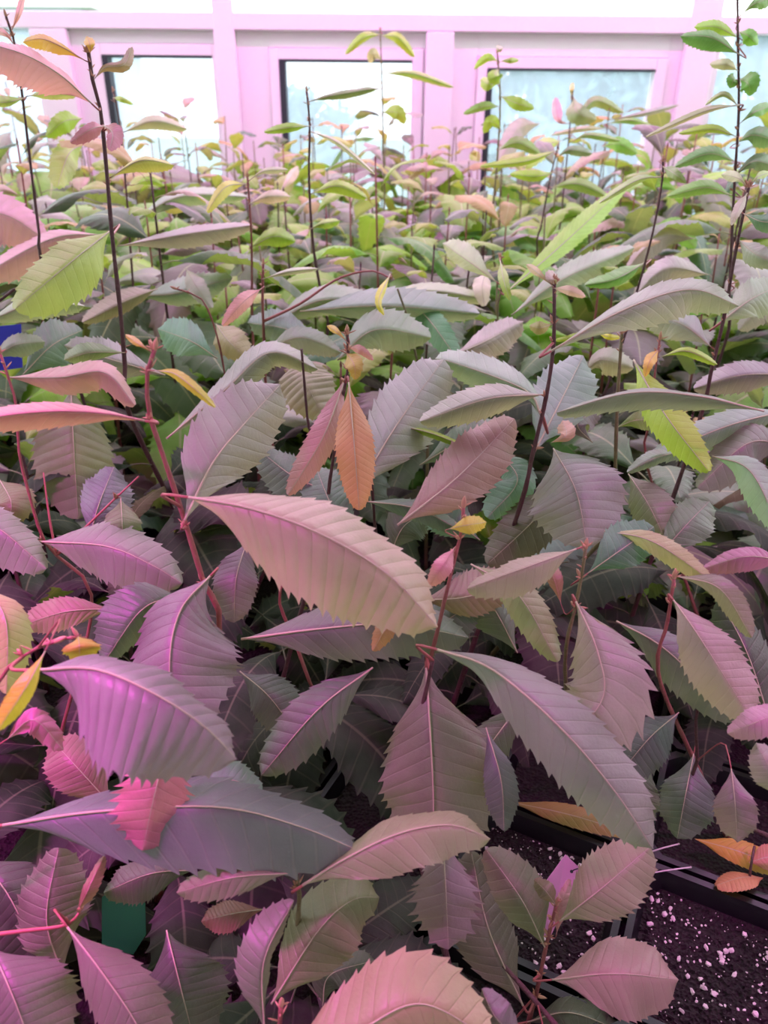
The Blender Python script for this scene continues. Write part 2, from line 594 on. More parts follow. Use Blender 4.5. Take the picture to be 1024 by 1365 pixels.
# grow lamps: real fixtures over the bench
for i, (lx, ly, lz, ln, pw) in enumerate(LAMPS):
    L = thing('grow_lamp', ['pink grow light bar hanging above the front left of the bench', 'pink grow light bar hanging above the front right of the bench', 'pink grow light bar hanging over the left middle of the bench', 'pink grow light bar hanging near the window wall', 'pink grow light bar hanging over the right middle of the bench'][i], 'lamp', (lx, ly, lz), 0, 'pink grow lamps above the bench')
    box('housing', M_STEEL, -ln / 2, ln / 2, -0.045, 0.045, 0.0, 0.04, L, 0.004)
    box('diode_strip', M_LAMP, -ln / 2 + 0.02, ln / 2 - 0.02, -0.012, 0.012, -0.006, -0.0005, L)
    for s in (-1, 1):
        bm = bmesh.new()
        tube_bm(bm, [Vector((s * ln * 0.4, 0, 0.04)), Vector((s * ln * 0.4, 0, 2.30 - lz))], 0.0015, 5)
        obj('hanging_cable', bm, M_STEEL, L)
    ld = bpy.data.lights.new('grow_light', 'AREA')
    ld.shape = 'RECTANGLE'
    ld.size = ln * 0.92
    ld.size_y = 0.05
    ld.spread = math.radians(110 if ly < 1 else 178)
    ld.energy = pw
    ld.color = LAMP_TINT
    lo = bpy.data.objects.new('grow_light', ld)
    COL.objects.link(lo)
    lo.parent = L
    lo.location = (0, 0, -0.012)

# outside
box('ground', M_GRASS, -40, 40, WY + 0.16, 60, -0.95, -0.9, kind='structure')


def tree(x, y, h, r, lab, n=1500):
    T = thing('tree', lab, 'tree', (x, y, -0.9), 0, 'trees outside the windows')
    bm = bmesh.new()
    tube_bm(bm, [Vector((0, 0, 0)), Vector((0.05, 0, h * 0.35)), Vector((0, 0.05, h * 0.8))], [0.16, 0.12, 0.04], 8)
    obj('trunk', bm, M_TRUNK, T)
    rnd = random.Random(int(x * 31 + y * 7))
    bm = bmesh.new()
    clumps = [(Vector((rnd.uniform(-r, r) * 0.7, rnd.uniform(-r, r) * 0.7, h * rnd.uniform(0.12, 0.95))), r * rnd.uniform(0.22, 0.42)) for _ in range(40)]
    for i in range(n):
        c, cr_ = clumps[rnd.randrange(40)]
        d = Vector((rnd.gauss(0, 1), rnd.gauss(0, 1), rnd.gauss(0, 1))).normalized()
        p_ = c + d * cr_ * rnd.uniform(0.5, 1.0)
        s = rnd.uniform(0.06, 0.14)
        a = Vector((rnd.gauss(0, 1), rnd.gauss(0, 1), rnd.gauss(0, 1))).normalized()
        b = a.cross(d).normalized()
        bm.faces.new([bm.verts.new(p_ + q) for q in (a * s, b * s * 0.5, -a * s, -b * s * 0.5)])
    f = obj('foliage', bm, M_TREE, T)
    f['kind'] = 'stuff'


tree(4.6, 9.2, 2.4, 1.3, 'hazy green tree seen through the fourth window beside the right mullion', 5000)
tree(7.6, 9.0, 2.6, 1.4, 'dense hazy tree at the far right end of the windows', 4500)
tree(1.7, 12.5, 2.5, 1.3, 'low pale tree at the left of the third window pane', 3500)
tree(-1.4, 13.5, 1.9, 0.9, 'faint low bush seen through the second window pane', 1500)
tree(2.0, 7.4, 2.1, 0.9, 'small pale tree filling the right half of the third pane', 4200)


S = thing('garden_shed', 'pale blue shed behind the left half of the first pane', 'shed', (-4.3, 9.5, -0.9))
box('shed_wall', M_SIDING, -1.3, 1.05, 0, 2, 0, 2.6, S)
box('shed_roof', M_WALL, -1.45, 1.2, -0.15, 2.1, 2.6, 2.7, S)

# bench
BN = thing('bench', 'black topped greenhouse bench under the seedlings', 'bench', (0, 0, 0))
box('bench_top', M_BENCH, -2.9, 2.9, -0.2, 3.05, -0.05, -0.002, BN)
for x in (-2.7, 0, 2.7):
    for y in (-0.1, 2.9):
        box('leg', M_STEEL, x - 0.025, x + 0.025, y - 0.025, y + 0.025, -0.75, -0.05, BN)

# ------------------------------------------------------------------ pots on a turned grid
PS, PITCHP, PH = 0.142, 0.155, 0.13
GA = math.radians(-26)
ex = Vector((math.cos(GA), math.sin(GA), 0))
ey = Vector((-math.sin(GA), math.cos(GA), 0))
G0 = Vector((0.281, 0.375, 0))


def pot_mesh():
    bm = bmesh.new()
    h = PS / 2
    prof = [(h - 0.016, 0.0), (h - 0.006, PH - 0.022), (h - 0.001, PH - 0.020), (h - 0.001, PH - 0.009), (h + 0.004, PH - 0.008), (h + 0.004, PH), (h - 0.002, PH), (h - 0.004, PH - 0.006), (h - 0.008, PH - 0.02), (h - 0.016, 0.004)]
    rings = []
    for r, z in prof:
        ring = []
        cut = 0.012
        for sx, sy in ((1, 1), (-1, 1), (-1, -1), (1, -1)):
            a = (sx * r, sy * (r - cut))
            b = (sx * (r - cut), sy * r)
            if sx * sy < 0:
                a, b = b, a
            ring += [bm.verts.new((a[0], a[1], z)), bm.verts.new((b[0], b[1], z))]
        rings.append(ring)
    for i in range(len(rings) - 1):
        for k in range(8):
            bm.faces.new((rings[i][k], rings[i][(k + 1) % 8], rings[i + 1][(k + 1) % 8], rings[i + 1][k]))
    bm.faces.new(rings[0][::-1])
    bmesh.ops.recalc_face_normals(bm, faces=bm.faces[:])
    me = bpy.data.meshes.new('pot')
    bm.to_mesh(me)
    bm.free()
    me.materials.append(M_POT)
    return me


def soil_mesh(n, seed, amp):
    rnd = random.Random(seed)
    bm = bmesh.new()
    h = PS / 2 - 0.0075
    g_ = [[bm.verts.new((-h + 2 * h * i / n, -h + 2 * h * j / n, PH - 0.018 + rnd.uniform(-amp, amp) * (0 if i in (0, n) or j in (0, n) else 1))) for j in range(n + 1)] for i in range(n + 1)]
    for i in range(n):
        for j in range(n):
            bm.faces.new((g_[i][j], g_[i + 1][j], g_[i + 1][j + 1], g_[i][j + 1]))
    me = bpy.data.meshes.new('soil')
    bm.to_mesh(me)
    bm.free()
    me.materials.append(M_SOIL)
    return me


def perlite_bm(seed, n):
    rnd = random.Random(seed)
    bm = bmesh.new()
    for _ in range(n):
        x, y = rnd.uniform(-0.06, 0.06), rnd.uniform(-0.06, 0.06)
        s = rnd.choice((0.0004, 0.0005, 0.0006, 0.0008, 0.001, 0.0013, 0.0024))
        M_ = Matrix.Translation((x, y, PH - 0.0175 + s * 0.5)) @ Matrix.Rotation(rnd.uniform(0, 6), 4, 'Z') @ Matrix.Diagonal((rnd.uniform(0.8, 1.5), rnd.uniform(0.7, 1.1), rnd.uniform(0.6, 1), 1))
        r = bmesh.ops.create_icosphere(bm, subdivisions=1, radius=s, matrix=M_)
        for v in r['verts']:
            v.co += Vector((rnd.uniform(-1, 1), rnd.uniform(-1, 1), rnd.uniform(-1, 1))) * s * 0.25
    return bm


ME_POT = pot_mesh()
ME_SOIL = soil_mesh(6, 1, 0.002)
ME_SOILF = soil_mesh(40, 2, 0.0022)
USED = {(0, 0)}


def cell_of(p_):
    q = p_ - G0
    return (round(q.dot(ex) / PITCHP), round(q.dot(ey) / PITCHP))


def cell_pos(c):
    v = G0 + ex * (c[0] * PITCHP) + ey * (c[1] * PITCHP)
    return Vector((v.x, v.y, 0))


def free_cell(p_):
    c = cell_of(p_)
    if c not in USED:
        return c
    best = None
    for i in range(-3, 4):
        for j in range(-3, 4):
            k = (c[0] + i, c[1] + j)
            if k in USED:
                continue
            d = (cell_pos(k) - Vector((p_.x, p_.y, 0))).length
            if best is None or d < best[0]:
                best = (d, k)
    return best[1]


def put_pot(root, fine=False, perl=0, seed=0):
    o = obj('pot', ME_POT, None, root)
    o.rotation_euler = (0, 0, GA)
    s = obj('soil', ME_SOILF if fine else ME_SOIL, None, root)
    s.rotation_euler = (0, 0, GA)
    if perl:
        q = obj('perlite', perlite_bm(seed, perl), M_PERL, root)
        q.rotation_euler = (0, 0, GA)
        q['kind'] = 'stuff'


# ------------------------------------------------------------------ hand-placed seedlings
DT = [(-50, 3.2), (100, 3.0), (170, 2.7), (200, 2.3), (250, 1.8), (300, 1.45), (350, 1.22), (400, 1.05), (450, 0.92), (500, 0.80), (600, 0.67), (682, 0.59), (800, 0.54), (1000, 0.50), (1200, 0.47), (1500, 0.46)]


def D(y):
    for (a, da), (b, db) in zip(DT, DT[1:]):
        if y <= b:
            t_ = max(0, (y - a) / (b - a))
            return da + (db - da) * t_
    return DT[-1][1]


COLS = {
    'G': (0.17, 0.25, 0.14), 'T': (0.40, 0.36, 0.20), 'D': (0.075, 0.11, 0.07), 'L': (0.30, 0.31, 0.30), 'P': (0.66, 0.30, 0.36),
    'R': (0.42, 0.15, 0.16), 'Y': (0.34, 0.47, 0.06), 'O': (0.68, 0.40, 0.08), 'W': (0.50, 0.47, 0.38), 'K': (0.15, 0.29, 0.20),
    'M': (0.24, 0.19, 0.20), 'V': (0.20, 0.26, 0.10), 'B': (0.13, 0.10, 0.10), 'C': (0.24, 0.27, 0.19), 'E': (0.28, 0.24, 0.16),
    'Q': (0.46, 0.40, 0.42), 'S': (0.62, 0.52, 0.06),
}
# plant id: (label, stem px points bottom..top, axis distance at the bottom point, stem radius, stem material, branches)
PLANTS = {}
exec_order = []


def plant(pid, label, stem, d, r=0.0022, m=None, branches=(), buds=True, base=None):
    PLANTS[pid] = dict(label=label, stem=stem, d=d, r=r, m=m or M_STEM, branches=branches, buds=buds, leaves=[], base=base)
    exec_order.append(pid)


def lf(pid, pts, a, b, col, z=1.0, q=0.5, W=None, g=1, tr=None, t=14, att=True, **kw):
    """pts px of the midrib base..tip; a, b half widths in px left/right of travel; z depth factor at the base; tr tip/base depth ratio."""
    PLANTS[pid]['leaves'].append(dict(pts=pts, a=a, b=b, col=col, z=z, q=q, W=W, g=g, tr=tr, t=t, att=att, kw=kw))


plant('a', 'tall dark stemmed seedling at upper left with pink and orange top leaves', [(167, 492), (160, 410), (150, 320), (141, 215), (133, 140), (120, 95), (118, 70)], 0.80, 0.0030, base=(-0.30, 0.95))
plant('b', 'thin reddish seedling at the far left edge with lime leaves under its bare tip', [(52, 310), (42, 230), (30, 130), (20, 60), (8, 22)], 0.98, 0.0024)
plant('c', 'red curved seedling left of centre bearing the biggest pink leaf and two orange tip leaves', [(270, 772), (245, 690), (215, 600), (199, 550), (196, 500), (206, 466)], 0.53, 0.0026, M_STEMR)
plant('d', 'straight dark red seedling right of centre topped by small pinkish leaves', [(710, 606), (728, 530), (738, 460), (739, 378)], 0.66, 0.0027)
plant('e', 'dark stemmed seedling at the right with a long lavender leaf and a grey green tip', [(948, 496), (966, 420), (978, 350), (990, 290), (998, 250)], 0.76, 0.0026)
plant('f', 'tallest seedling at the right edge with bright green leaves reaching the top of the photo', [(972, 400), (979, 250), (985, 150), (984, 60), (983, -30)], 1.05, 0.0024)
plant('g', 'slender reddish seedling standing against the second window with lime leaves halfway up', [(430, 400), (418, 330), (412, 240), (413, 170), (409, 122)], 1.22, 0.0028)
plant('h', 'green seedling with a rosette of lime leaves before the third window', [(657, 280), (664, 200), (667, 130), (663, 70)], 1.75, 0.003, M_STEMG)
plant('i', 'seedling with two lime leaves spread at its tip before the second window', [(512, 240), (510, 140), (507, 40)], 2.1, 0.003, M_STEMG)
plant('j', 'short red seedling with a long pinkish side branch arching to the right', [(352, 455), (350, 400), (351, 352)], 0.96, 0.0028, M_STEMR, branches=[[(355, 432), (400, 405), (450, 372), (495, 361), (522, 372)]])
plant('k', 'seedling in the centre with an orange and pink leaf hanging straight down', [(440, 640), (455, 540), (464, 490), (463, 445)], 0.66, 0.0022)
plant('l', 'young red seedling right of the biggest pink leaf with one round yellow leaf', [(594, 795), (606, 745), (616, 705), (618, 675)], 0.52, 0.0021, M_STEMR, base=(0.07, 0.60))
plant('m', 'seedling at centre right with a curled grey green leaf hanging below a lilac one', [(768, 806), (776, 765), (781, 730)], 0.53, 0.0021, M_STEMG, base=(0.25, 0.66))
plant('n', 'red seedling in the left distance with a yellow leaf and two pale pink leaves', [(336, 390), (335, 310), (330, 236)], 1.15, 0.0026, M_STEMR)
plant('o', 'green stemmed seedling with a lime leaf hanging behind a lavender one', [(820, 640), (823, 540), (829, 445)], 0.72, 0.0026, M_STEMG)
plant('p', 'small seedling with an orange leaf and a thin green leaf beneath the long lavender leaf', [(868, 560), (873, 500), (880, 452)], 0.75, 0.0019, M_STEMR)
plant('q', 'red stemmed seedling near the right edge with a hanging pale serrated leaf', [(890, 830), (896, 790), (899, 770)], 0.53, 0.0021, M_STEMR, base=(0.36, 0.62))
plant('r', 'low seedling with two round olive leaves beside the pink tag', [(702, 1372), (716, 1320), (728, 1262), (742, 1205)], 0.60, 0.0022, M_STEMR, base=(0.12, 0.40))
plant('s', 'seedling at the bottom with a bud between two olive leaves under the large dark leaf', [(398, 1215), (399, 1190), (394, 1163)], 0.48, 0.0024, M_STEMG)
plant('t', 'thin red stemmed seedling at the left edge below the pink leaves', [(75, 740), (56, 715), (38, 655), (25, 600), (22, 540), (0, 470)], 0.60, 0.0017, M_STEMR, branches=[[(70, 732), (115, 702), (150, 668), (185, 635)], [(72, 735), (66, 690), (58, 630)]])
plant('u', 'seedling in the bottom left corner with rosy mauve leaves', [(-70, 1330), (-40, 1250)], 0.50, 0.0024, M_STEMR, branches=[[(-45, 1245), (30, 1241), (88, 1233), (106, 1216)]])
plant('v', 'thin seedling with a pale bud standing before the left edge of the first window', [(178, 390), (168, 250), (158, 155), (151, 122)], 1.35, 0.0024)
plant('w', 'seedling before the right mullion with a lime leaf arching to the left', [(722, 300), (733, 240), (744, 195)], 1.6, 0.0026)
plant('x', 'dark stemmed seedling left of the tall right one with a lavender arching leaf', [(846, 400), (868, 320), (882, 250), (884, 215)], 1.0, 0.0022)
plant('y', 'seedling carrying the largest lavender leaf that points to the lower right', [(552, 985), (566, 930), (577, 880)], 0.56, 0.0026, buds=False)
plant('z', 'seedling under the big pink leaf with dark mauve leaves', [(395, 860), (372, 800), (382, 770)], 0.60, 0.0022, M_STEMR, buds=False)
plant('aa', 'seedling at the left edge with a large rosy folded leaf and a yellow leaf', [(-25, 990), (0, 905), (42, 868), (75, 855)], 0.47, 0.0018, M_STEMR, branches=[[(42, 868), (80, 852), (115, 850)]])
plant('ab', 'seedling at the lower left bearing the wide dark green horizontal leaf', [(-30, 1180), (-12, 1120), (0, 1102)], 0.49, 0.002, M_STEMR, buds=False)
plant('ac', 'seedling in the middle distance with a long lime leaf rising to the right', [(664, 455), (664, 405), (672, 372), (668, 345)], 1.0, 0.0022, M_STEMG)
plant('ad', 'seedling behind the orange hanging leaf with broad mauve leaves', [(500, 700), (495, 640), (486, 600)], 0.72, 0.0024, buds=False)
plant('ae', 'seedling at the right edge with teal and purple leaves', [(1035, 700), (1040, 600), (1035, 520)], 0.72, 0.0026, buds=False)
plant('af', 'seedling left of centre with a rosy round leaf under a mauve arching leaf', [(410, 560), (405, 500), (402, 465)], 0.76, 0.0022, buds=False)
plant('ag', 'seedling at the lower right with hanging dark grey leaves', [(930, 1010), (928, 960), (935, 930)], 0.60, 0.0022, buds=False, base=(0.45, 0.56))
plant('ah', 'seedling in the left middle with teal leaves beside the tall dark stem', [(300, 500), (290, 450), (270, 400), (235, 385)], 0.92, 0.0018, M_STEMR)
plant('ai', 'seedling in the middle with broad grey green leaves', [(560, 500), (545, 430), (530, 385)], 1.0, 0.0024, M_STEMG, buds=False)
plant('aj', 'seedling at the bottom centre with a broad tan leaf', [(350, 1420), (370, 1380), (375, 1340)], 0.45, 0.0024, M_STEMR)
plant('ak', 'seedling right of the bottom centre with a long drooping mauve leaf', [(600, 1115), (606, 1100), (612, 1085)], 0.56, 0.002, buds=False)
plant('al', 'pale leaved seedling at the far left with a large yellow green leaf behind pink ones', [(-30, 470), (-20, 420), (20, 385)], 0.78, 0.0024, buds=False)
plant('am', 'small reddish seedling before the third window with a hanging pink leaf', [(750, 270), (757, 200), (764, 120)], 1.9, 0.0026)
plant('an', 'thin seedling near the right window with small pale leaves', [(790, 290), (806, 200), (812, 148)], 2.0, 0.002)

# --- foreground, left
lf('c', [(252, 663), (335, 678), (430, 713), (520, 768), (584, 836)], 50, 92, (0.50, 0.42, 0.32), z=0.90, W=98, tr=0.97, t=17, puck=0.06, arch=0.05)
lf('c', [(246, 694), (285, 615), (330, 560), (374, 512)], 56, 52, (0.38, 0.27, 0.34), z=0.98, tr=1.17, t=13)
lf('c', [(193, 561), (140, 551), (70, 548), (-5, 556), (-60, 575)], 24, 14, 'P', z=0.97, W=40, tr=1.0, t=14, puck=0.06)
lf('c', [(280, 768), (240, 815), (226, 890), (240, 985)], 92, 55, (0.32, 0.20, 0.30), z=0.97, tr=0.93, W=96)
lf('c', [(242, 793), (190, 812), (140, 880)], 28, 42, (0.17, 0.22, 0.17), z=1.03, tr=0.95)
lf('c', [(204, 470), (188, 460), (167, 446)], 5, 5, 'O', z=1, t=7, W=9)
lf('c', [(207, 494), (232, 498), (258, 517), (287, 543)], 8, 7, 'S', z=0.98, t=9, W=12)
lf('aa', [(50, 893), (125, 892), (200, 922), (268, 965), (316, 1012)], 38, 108, (0.36, 0.22, 0.33), z=0.92, W=110, tr=0.98, t=15, puck=0.06, arch=0.06, wave=0.08)
lf('aa', [(225, 985), (207, 1055), (190, 1134)], 50, 50, (0.60, 0.20, 0.30), z=0.89, tr=0.98, att=False, tooth=0.16, t=10)
lf('aa', [(60, 868), (35, 915), (-4, 975)], 14, 16, 'S', z=0.88, t=11, tooth=0.03)
lf('aa', [(-20, 780), (8, 830), (8, 925)], 30, 26, (0.45, 0.45, 0.18), z=0.88, att=False)
lf('aa', [(104, 848), (106, 862), (106, 884)], 26, 22, 'S', z=0.98, t=8, W=26)
lf('aa', [(10, 985), (45, 960), (85, 1000)], 16, 18, (0.55, 0.18, 0.35), z=0.98, t=8, wave=0.3, puck=0.12)
lf('t', [(54, 722), (140, 728), (200, 752), (243, 778)], 36, 46, (0.30, 0.25, 0.28), z=0.98, tr=0.96, t=13)
lf('t', [(-70, 690), (-10, 700), (62, 758)], 28, 42, (0.32, 0.27, 0.29), z=0.98, att=False)
lf('t', [(155, 812), (90, 815), (25, 835)], 24, 22, (0.42, 0.20, 0.24), z=1.06, att=False, puck=0.08)
lf('t', [(161, 665), (163, 700), (162, 736)], 25, 25, 'V', z=1.0, t=9, tooth=0.05)
lf('t', [(118, 722), (132, 672), (152, 622)], 28, 40, (0.20, 0.10, 0.24), z=1.12, att=False)
lf('t', [(95, 515), (98, 590), (104, 692)], 50, 52, (0.26, 0.29, 0.19), z=1.08, tr=0.98, att=False, t=13, puck=0.06)
lf('t', [(0, 640), (15, 670), (10, 700)], 30, 26, (0.17, 0.17, 0.07), z=1.1, att=False)
lf('t', [(10, 503), (80, 503), (140, 497), (180, 540)], 16, 26, (0.58, 0.33, 0.36), z=0.94, W=44, tr=0.95, att=False, t=13, puck=0.06)
lf('ab', [(4, 1100), (130, 1082), (290, 1076), (400, 1102), (482, 1136)], 42, 78, (0.17, 0.21, 0.18), z=0.98, W=84, tr=1.0, t=14, arch=0.03)
lf('ab', [(250, 1070), (300, 1040), (350, 1055)], 26, 30, 'K', z=1.05, att=False)
lf('ab', [(150, 1075), (100, 1020), (68, 985)], 36, 36, (0.30, 0.09, 0.15), z=1.08, att=False)
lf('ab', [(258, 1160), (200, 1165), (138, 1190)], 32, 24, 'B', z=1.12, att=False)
lf('u', [(90, 1236), (135, 1295), (182, 1365), (215, 1440)], 46, 40, (0.26, 0.17, 0.20), z=0.95, tr=0.98, t=14)
lf('u', [(-12, 1262), (18, 1330), (55, 1430)], 74, 40, (0.26, 0.16, 0.21), z=0.93, att=False, tr=0.97)
lf('u', [(84, 1300), (62, 1225), (78, 1130)], 40, 56, (0.20, 0.11, 0.15), z=1.05, tr=1.02, att=False, wave=0.1)
lf('u', [(103, 1215), (118, 1185), (139, 1140)], 8, 12, 'R', z=1.0, t=9)
lf('u', [(222, 1240), (238, 1305), (262, 1400)], 62, 56, (0.13, 0.09, 0.12), z=1.05, att=False)
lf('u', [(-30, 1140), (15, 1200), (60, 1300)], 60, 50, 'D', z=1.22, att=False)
lf('s', [(404, 1180), (455, 1148), (530, 1112), (600, 1100), (654, 1118)], 24, 46, (0.30, 0.36, 0.18), z=0.97, W=46, tr=1.0, t=14, tooth=0.03)
lf('s', [(386, 1164), (310, 1170), (235, 1190)], 24, 22, (0.26, 0.26, 0.16), z=0.98, t=11, puck=0.07)
lf('aj', [(362, 1338), (425, 1240), (470, 1200), (506, 1196)], 46, 54, (0.26, 0.26, 0.13), z=1.02, tr=1.03, t=13, att=False, tooth=0.04)
lf('aj', [(352, 1372), (352, 1280), (392, 1200)], 36, 12, 'M', z=1.0, tr=1.03, t=13, W=40)
lf('aj', [(352, 1212), (310, 1218), (268, 1228)], 22, 18, (0.34, 0.10, 0.14), z=1.08, puck=0.12, att=False)
lf('aj', [(360, 1420), (470, 1378), (560, 1338), (655, 1385)], 66, 60, (0.44, 0.38, 0.19), z=0.90, tr=0.98, t=15, W=72, att=False, tooth=0.06)
lf('aj', [(430, 1340), (440, 1300), (500, 1280)], 26, 30, 'B', z=1.15, att=False)
lf('z', [(322, 852), (430, 838), (530, 832), (625, 850)], 38, 48, (0.19, 0.16, 0.19), z=1.03, W=54, t=15, att=False)
lf('z', [(497, 890), (425, 945), (348, 1034)], 38, 34, (0.16, 0.20, 0.15), z=1.04, t=12, att=False, puck=0.07)
lf('z', [(320, 895), (360, 930), (400, 985)], 34, 32, (0.15, 0.09, 0.17), z=1.14, att=False)
lf('z', [(330, 720), (315, 770), (312, 830)], 30, 30, (0.24, 0.12, 0.22), z=1.14, att=False)
lf('z', [(536, 800), (518, 830), (497, 868)], 15, 13, (0.58, 0.30, 0.16), z=0.98, t=9, att=False)
# --- foreground, centre and right
lf('y', [(568, 890), (574, 980), (578, 1075), (575, 1150)], 88, 74, (0.25, 0.19, 0.20), z=1.03, tr=1.0, t=14)
lf('y', [(583, 866), (655, 892), (745, 968), (820, 1055), (871, 1132)], 48, 54, (0.36, 0.33, 0.35), z=0.95, W=60, tr=0.98, t=16, arch=0.04)
lf('y', [(648, 970), (668, 1040), (672, 1108)], 22, 24, (0.16, 0.12, 0.20), z=1.08, att=False)
lf('y', [(700, 930), (640, 1010), (600, 1060)], 30, 30, 'B', z=1.22, att=False)
lf('m', [(768, 802), (797, 870), (802, 935), (738, 1002)], 62, 50, (0.36, 0.36, 0.30), z=0.98, tr=0.96, t=13, wave=0.10, tooth=0.11)
lf('m', [(768, 732), (700, 757), (622, 785)], 32, 16, (0.40, 0.38, 0.26), z=0.99, t=12)
lf('m', [(628, 752), (690, 792), (744, 882)], 24, 26, (0.34, 0.37, 0.22), z=0.97, t=13, att=False, puck=0.06)
lf('m', [(738, 598), (768, 655), (783, 728)], 64, 68, (0.36, 0.30, 0.36), z=1.0, tr=0.93, t=13, att=False)
lf('m', [(784, 764), (825, 735), (872, 702)], 34, 30, 'K', z=1.05, t=11)
lf('m', [(750, 640), (715, 690), (650, 752)], 36, 34, (0.15, 0.09, 0.10), z=1.15, att=False)
lf('m', [(690, 870), (650, 800), (600, 770)], 40, 30, (0.16, 0.20, 0.15), z=1.12, att=False)
lf('m', [(748, 805), (738, 770), (722, 750)], 10, 12, 'R', z=1.03, t=9)
lf('l', [(606, 730), (590, 755), (572, 782)], 14, 13, 'P', z=1.0, t=9)
lf('l', [(599, 705), (622, 700), (649, 696)], 12, 13, 'S', z=0.99, t=8, W=14)
lf('l', [(560, 800), (625, 795), (690, 770)], 34, 30, (0.34, 0.19, 0.21), z=1.06, att=False, puck=0.07)
lf('l', [(486, 668), (555, 678), (620, 710)], 12, 17, (0.20, 0.28, 0.22), z=1.05, W=28, att=False)
lf('l', [(545, 860), (590, 830), (640, 800)], 30, 34, (0.16, 0.19, 0.16), z=1.10, att=False)
lf('q', [(898, 800), (934, 852), (1004, 962)], 38, 42, (0.44, 0.38, 0.34), z=0.98, t=15)
lf('q', [(822, 828), (890, 868), (985, 962)], 32, 36, (0.22, 0.18, 0.23), z=1.08, t=13, att=False)
lf('q', [(806, 708), (870, 722), (952, 776)], 15, 17, (0.48, 0.46, 0.26), z=0.96, t=14, att=False)
lf('q', [(902, 768), (960, 785), (1003, 850)], 18, 16, (0.34, 0.32, 0.24), z=1.02, t=13)
lf('q', [(1050, 748), (995, 742), (937, 758)], 20, 14, (0.52, 0.20, 0.34), z=0.98, t=12, att=False, puck=0.09, tooth=0.04)
lf('q', [(838, 632), (866, 675), (892, 730)], 30, 27, (0.26, 0.30, 0.22), z=1.06, att=False, t=11)
lf('q', [(878, 742), (915, 700), (946, 668)], 30, 32, (0.18, 0.27, 0.18), z=1.12, att=False, t=11)
lf('q', [(1040, 1010), (1000, 880), (960, 800)], 40, 30, 'D', z=1.2, att=False)
lf('ag', [(905, 950), (865, 985), (820, 1040)], 34, 30, (0.12, 0.14, 0.13), z=1.10, att=False)
lf('ag', [(925, 1005), (914, 1060), (903, 1118)], 40, 34, (0.14, 0.17, 0.15), z=1.04, t=12)
lf('ag', [(975, 1025), (980, 1070), (983, 1123)], 28, 28, (0.24, 0.12, 0.20), z=1.04, t=10)
lf('ag', [(870, 1010), (850, 1050), (855, 1110)], 30, 34, 'B', z=1.15, att=False)
lf('ag', [(1060, 940), (1010, 962), (970, 978)], 22, 20, (0.52, 0.30, 0.36), z=0.92, t=12, att=False, tooth=0.05)
lf('ag', [(1050, 1070), (1030, 1030), (1008, 990)], 26, 22, (0.38, 0.28, 0.34), z=0.97, att=False, t=12)
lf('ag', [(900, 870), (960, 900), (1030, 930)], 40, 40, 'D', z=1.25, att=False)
lf('r', [(746, 1228), (800, 1186), (868, 1128)], 42, 44, (0.28, 0.31, 0.17), z=0.97, t=14, tooth=0.07)
lf('r', [(736, 1306), (820, 1298), (905, 1306)], 46, 54, (0.44, 0.34, 0.26), z=0.96, t=12, tooth=0.03)
lf('r', [(726, 1262), (696, 1200), (648, 1132)], 32, 38, (0.19, 0.20, 0.13), z=1.0, t=11, tooth=0.04)
lf('r', [(741, 1206), (728, 1188), (712, 1172)], 12, 13, (0.28, 0.24, 0.14), z=1.0, t=8, tooth=0.03)
lf('r', [(742, 1245), (748, 1210), (760, 1172)], 9, 9, 'P', z=1.01, t=9, wave=0.3, puck=0.2)
lf('r', [(697, 1340), (652, 1240), (628, 1135)], 48, 36, (0.24, 0.20, 0.18), z=0.98, t=14, tooth=0.05)
lf('r', [(700, 1385), (664, 1360), (642, 1318)], 14, 26, (0.26, 0.15, 0.25), z=0.93, t=9, tooth=0.0)
lf('r', [(704, 1362), (760, 1350), (830, 1375)], 22, 34, 'B', z=1.02, t=10)
lf('ak', [(590, 1112), (594, 1180), (598, 1266)], 44, 46, (0.34, 0.17, 0.28), z=1.0, tr=1.0, t=9, tooth=0.18, att=False)
# --- middle band
lf('k', [(465, 510), (472, 590), (479, 680)], 27, 26, (0.62, 0.32, 0.16), z=0.98, tr=0.96, t=20, tooth=0.06)
lf('k', [(462, 500), (432, 580), (384, 660)], 20, 20, (0.46, 0.22, 0.25), z=1.03, tr=0.95, t=15)
lf('k', [(463, 456), (450, 443), (436, 434)], 4, 5, 'O', t=7)
lf('k', [(465, 464), (480, 466), (498, 480)], 6, 6, 'P', t=7)
lf('k', [(462, 470), (472, 486), (474, 506)], 13, 12, 'O', t=9, W=14)
lf('k', [(490, 562), (570, 576), (652, 610)], 4, 6, 'Y', z=0.98, W=22, att=False, t=14)
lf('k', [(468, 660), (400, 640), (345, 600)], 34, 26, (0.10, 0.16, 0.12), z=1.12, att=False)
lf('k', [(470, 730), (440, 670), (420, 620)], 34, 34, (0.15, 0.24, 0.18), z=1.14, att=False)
lf('ad', [(476, 655), (530, 565), (592, 478)], 46, 54, (0.36, 0.28, 0.33), z=1.03, tr=1.16, t=14, att=False)
lf('ad', [(530, 700), (610, 636), (686, 558)], 40, 44, (0.42, 0.20, 0.25), z=1.0, tr=1.12, t=15, att=False)
lf('ad', [(560, 620), (610, 590), (660, 560)], 22, 30, (0.14, 0.19, 0.14), z=1.1, att=False)
lf('ad', [(660, 600), (690, 640), (650, 690)], 26, 30, 'K', z=1.12, att=False)
lf('ad', [(640, 720), (600, 690), (560, 660)], 30, 30, 'K', z=1.12, att=False)
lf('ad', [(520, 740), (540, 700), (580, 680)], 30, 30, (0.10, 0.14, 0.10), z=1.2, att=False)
lf('af', [(222, 585), (300, 520), (360, 470), (424, 492)], 18, 24, (0.36, 0.27, 0.32), z=0.96, tr=1.12, t=15, W=50, att=False)
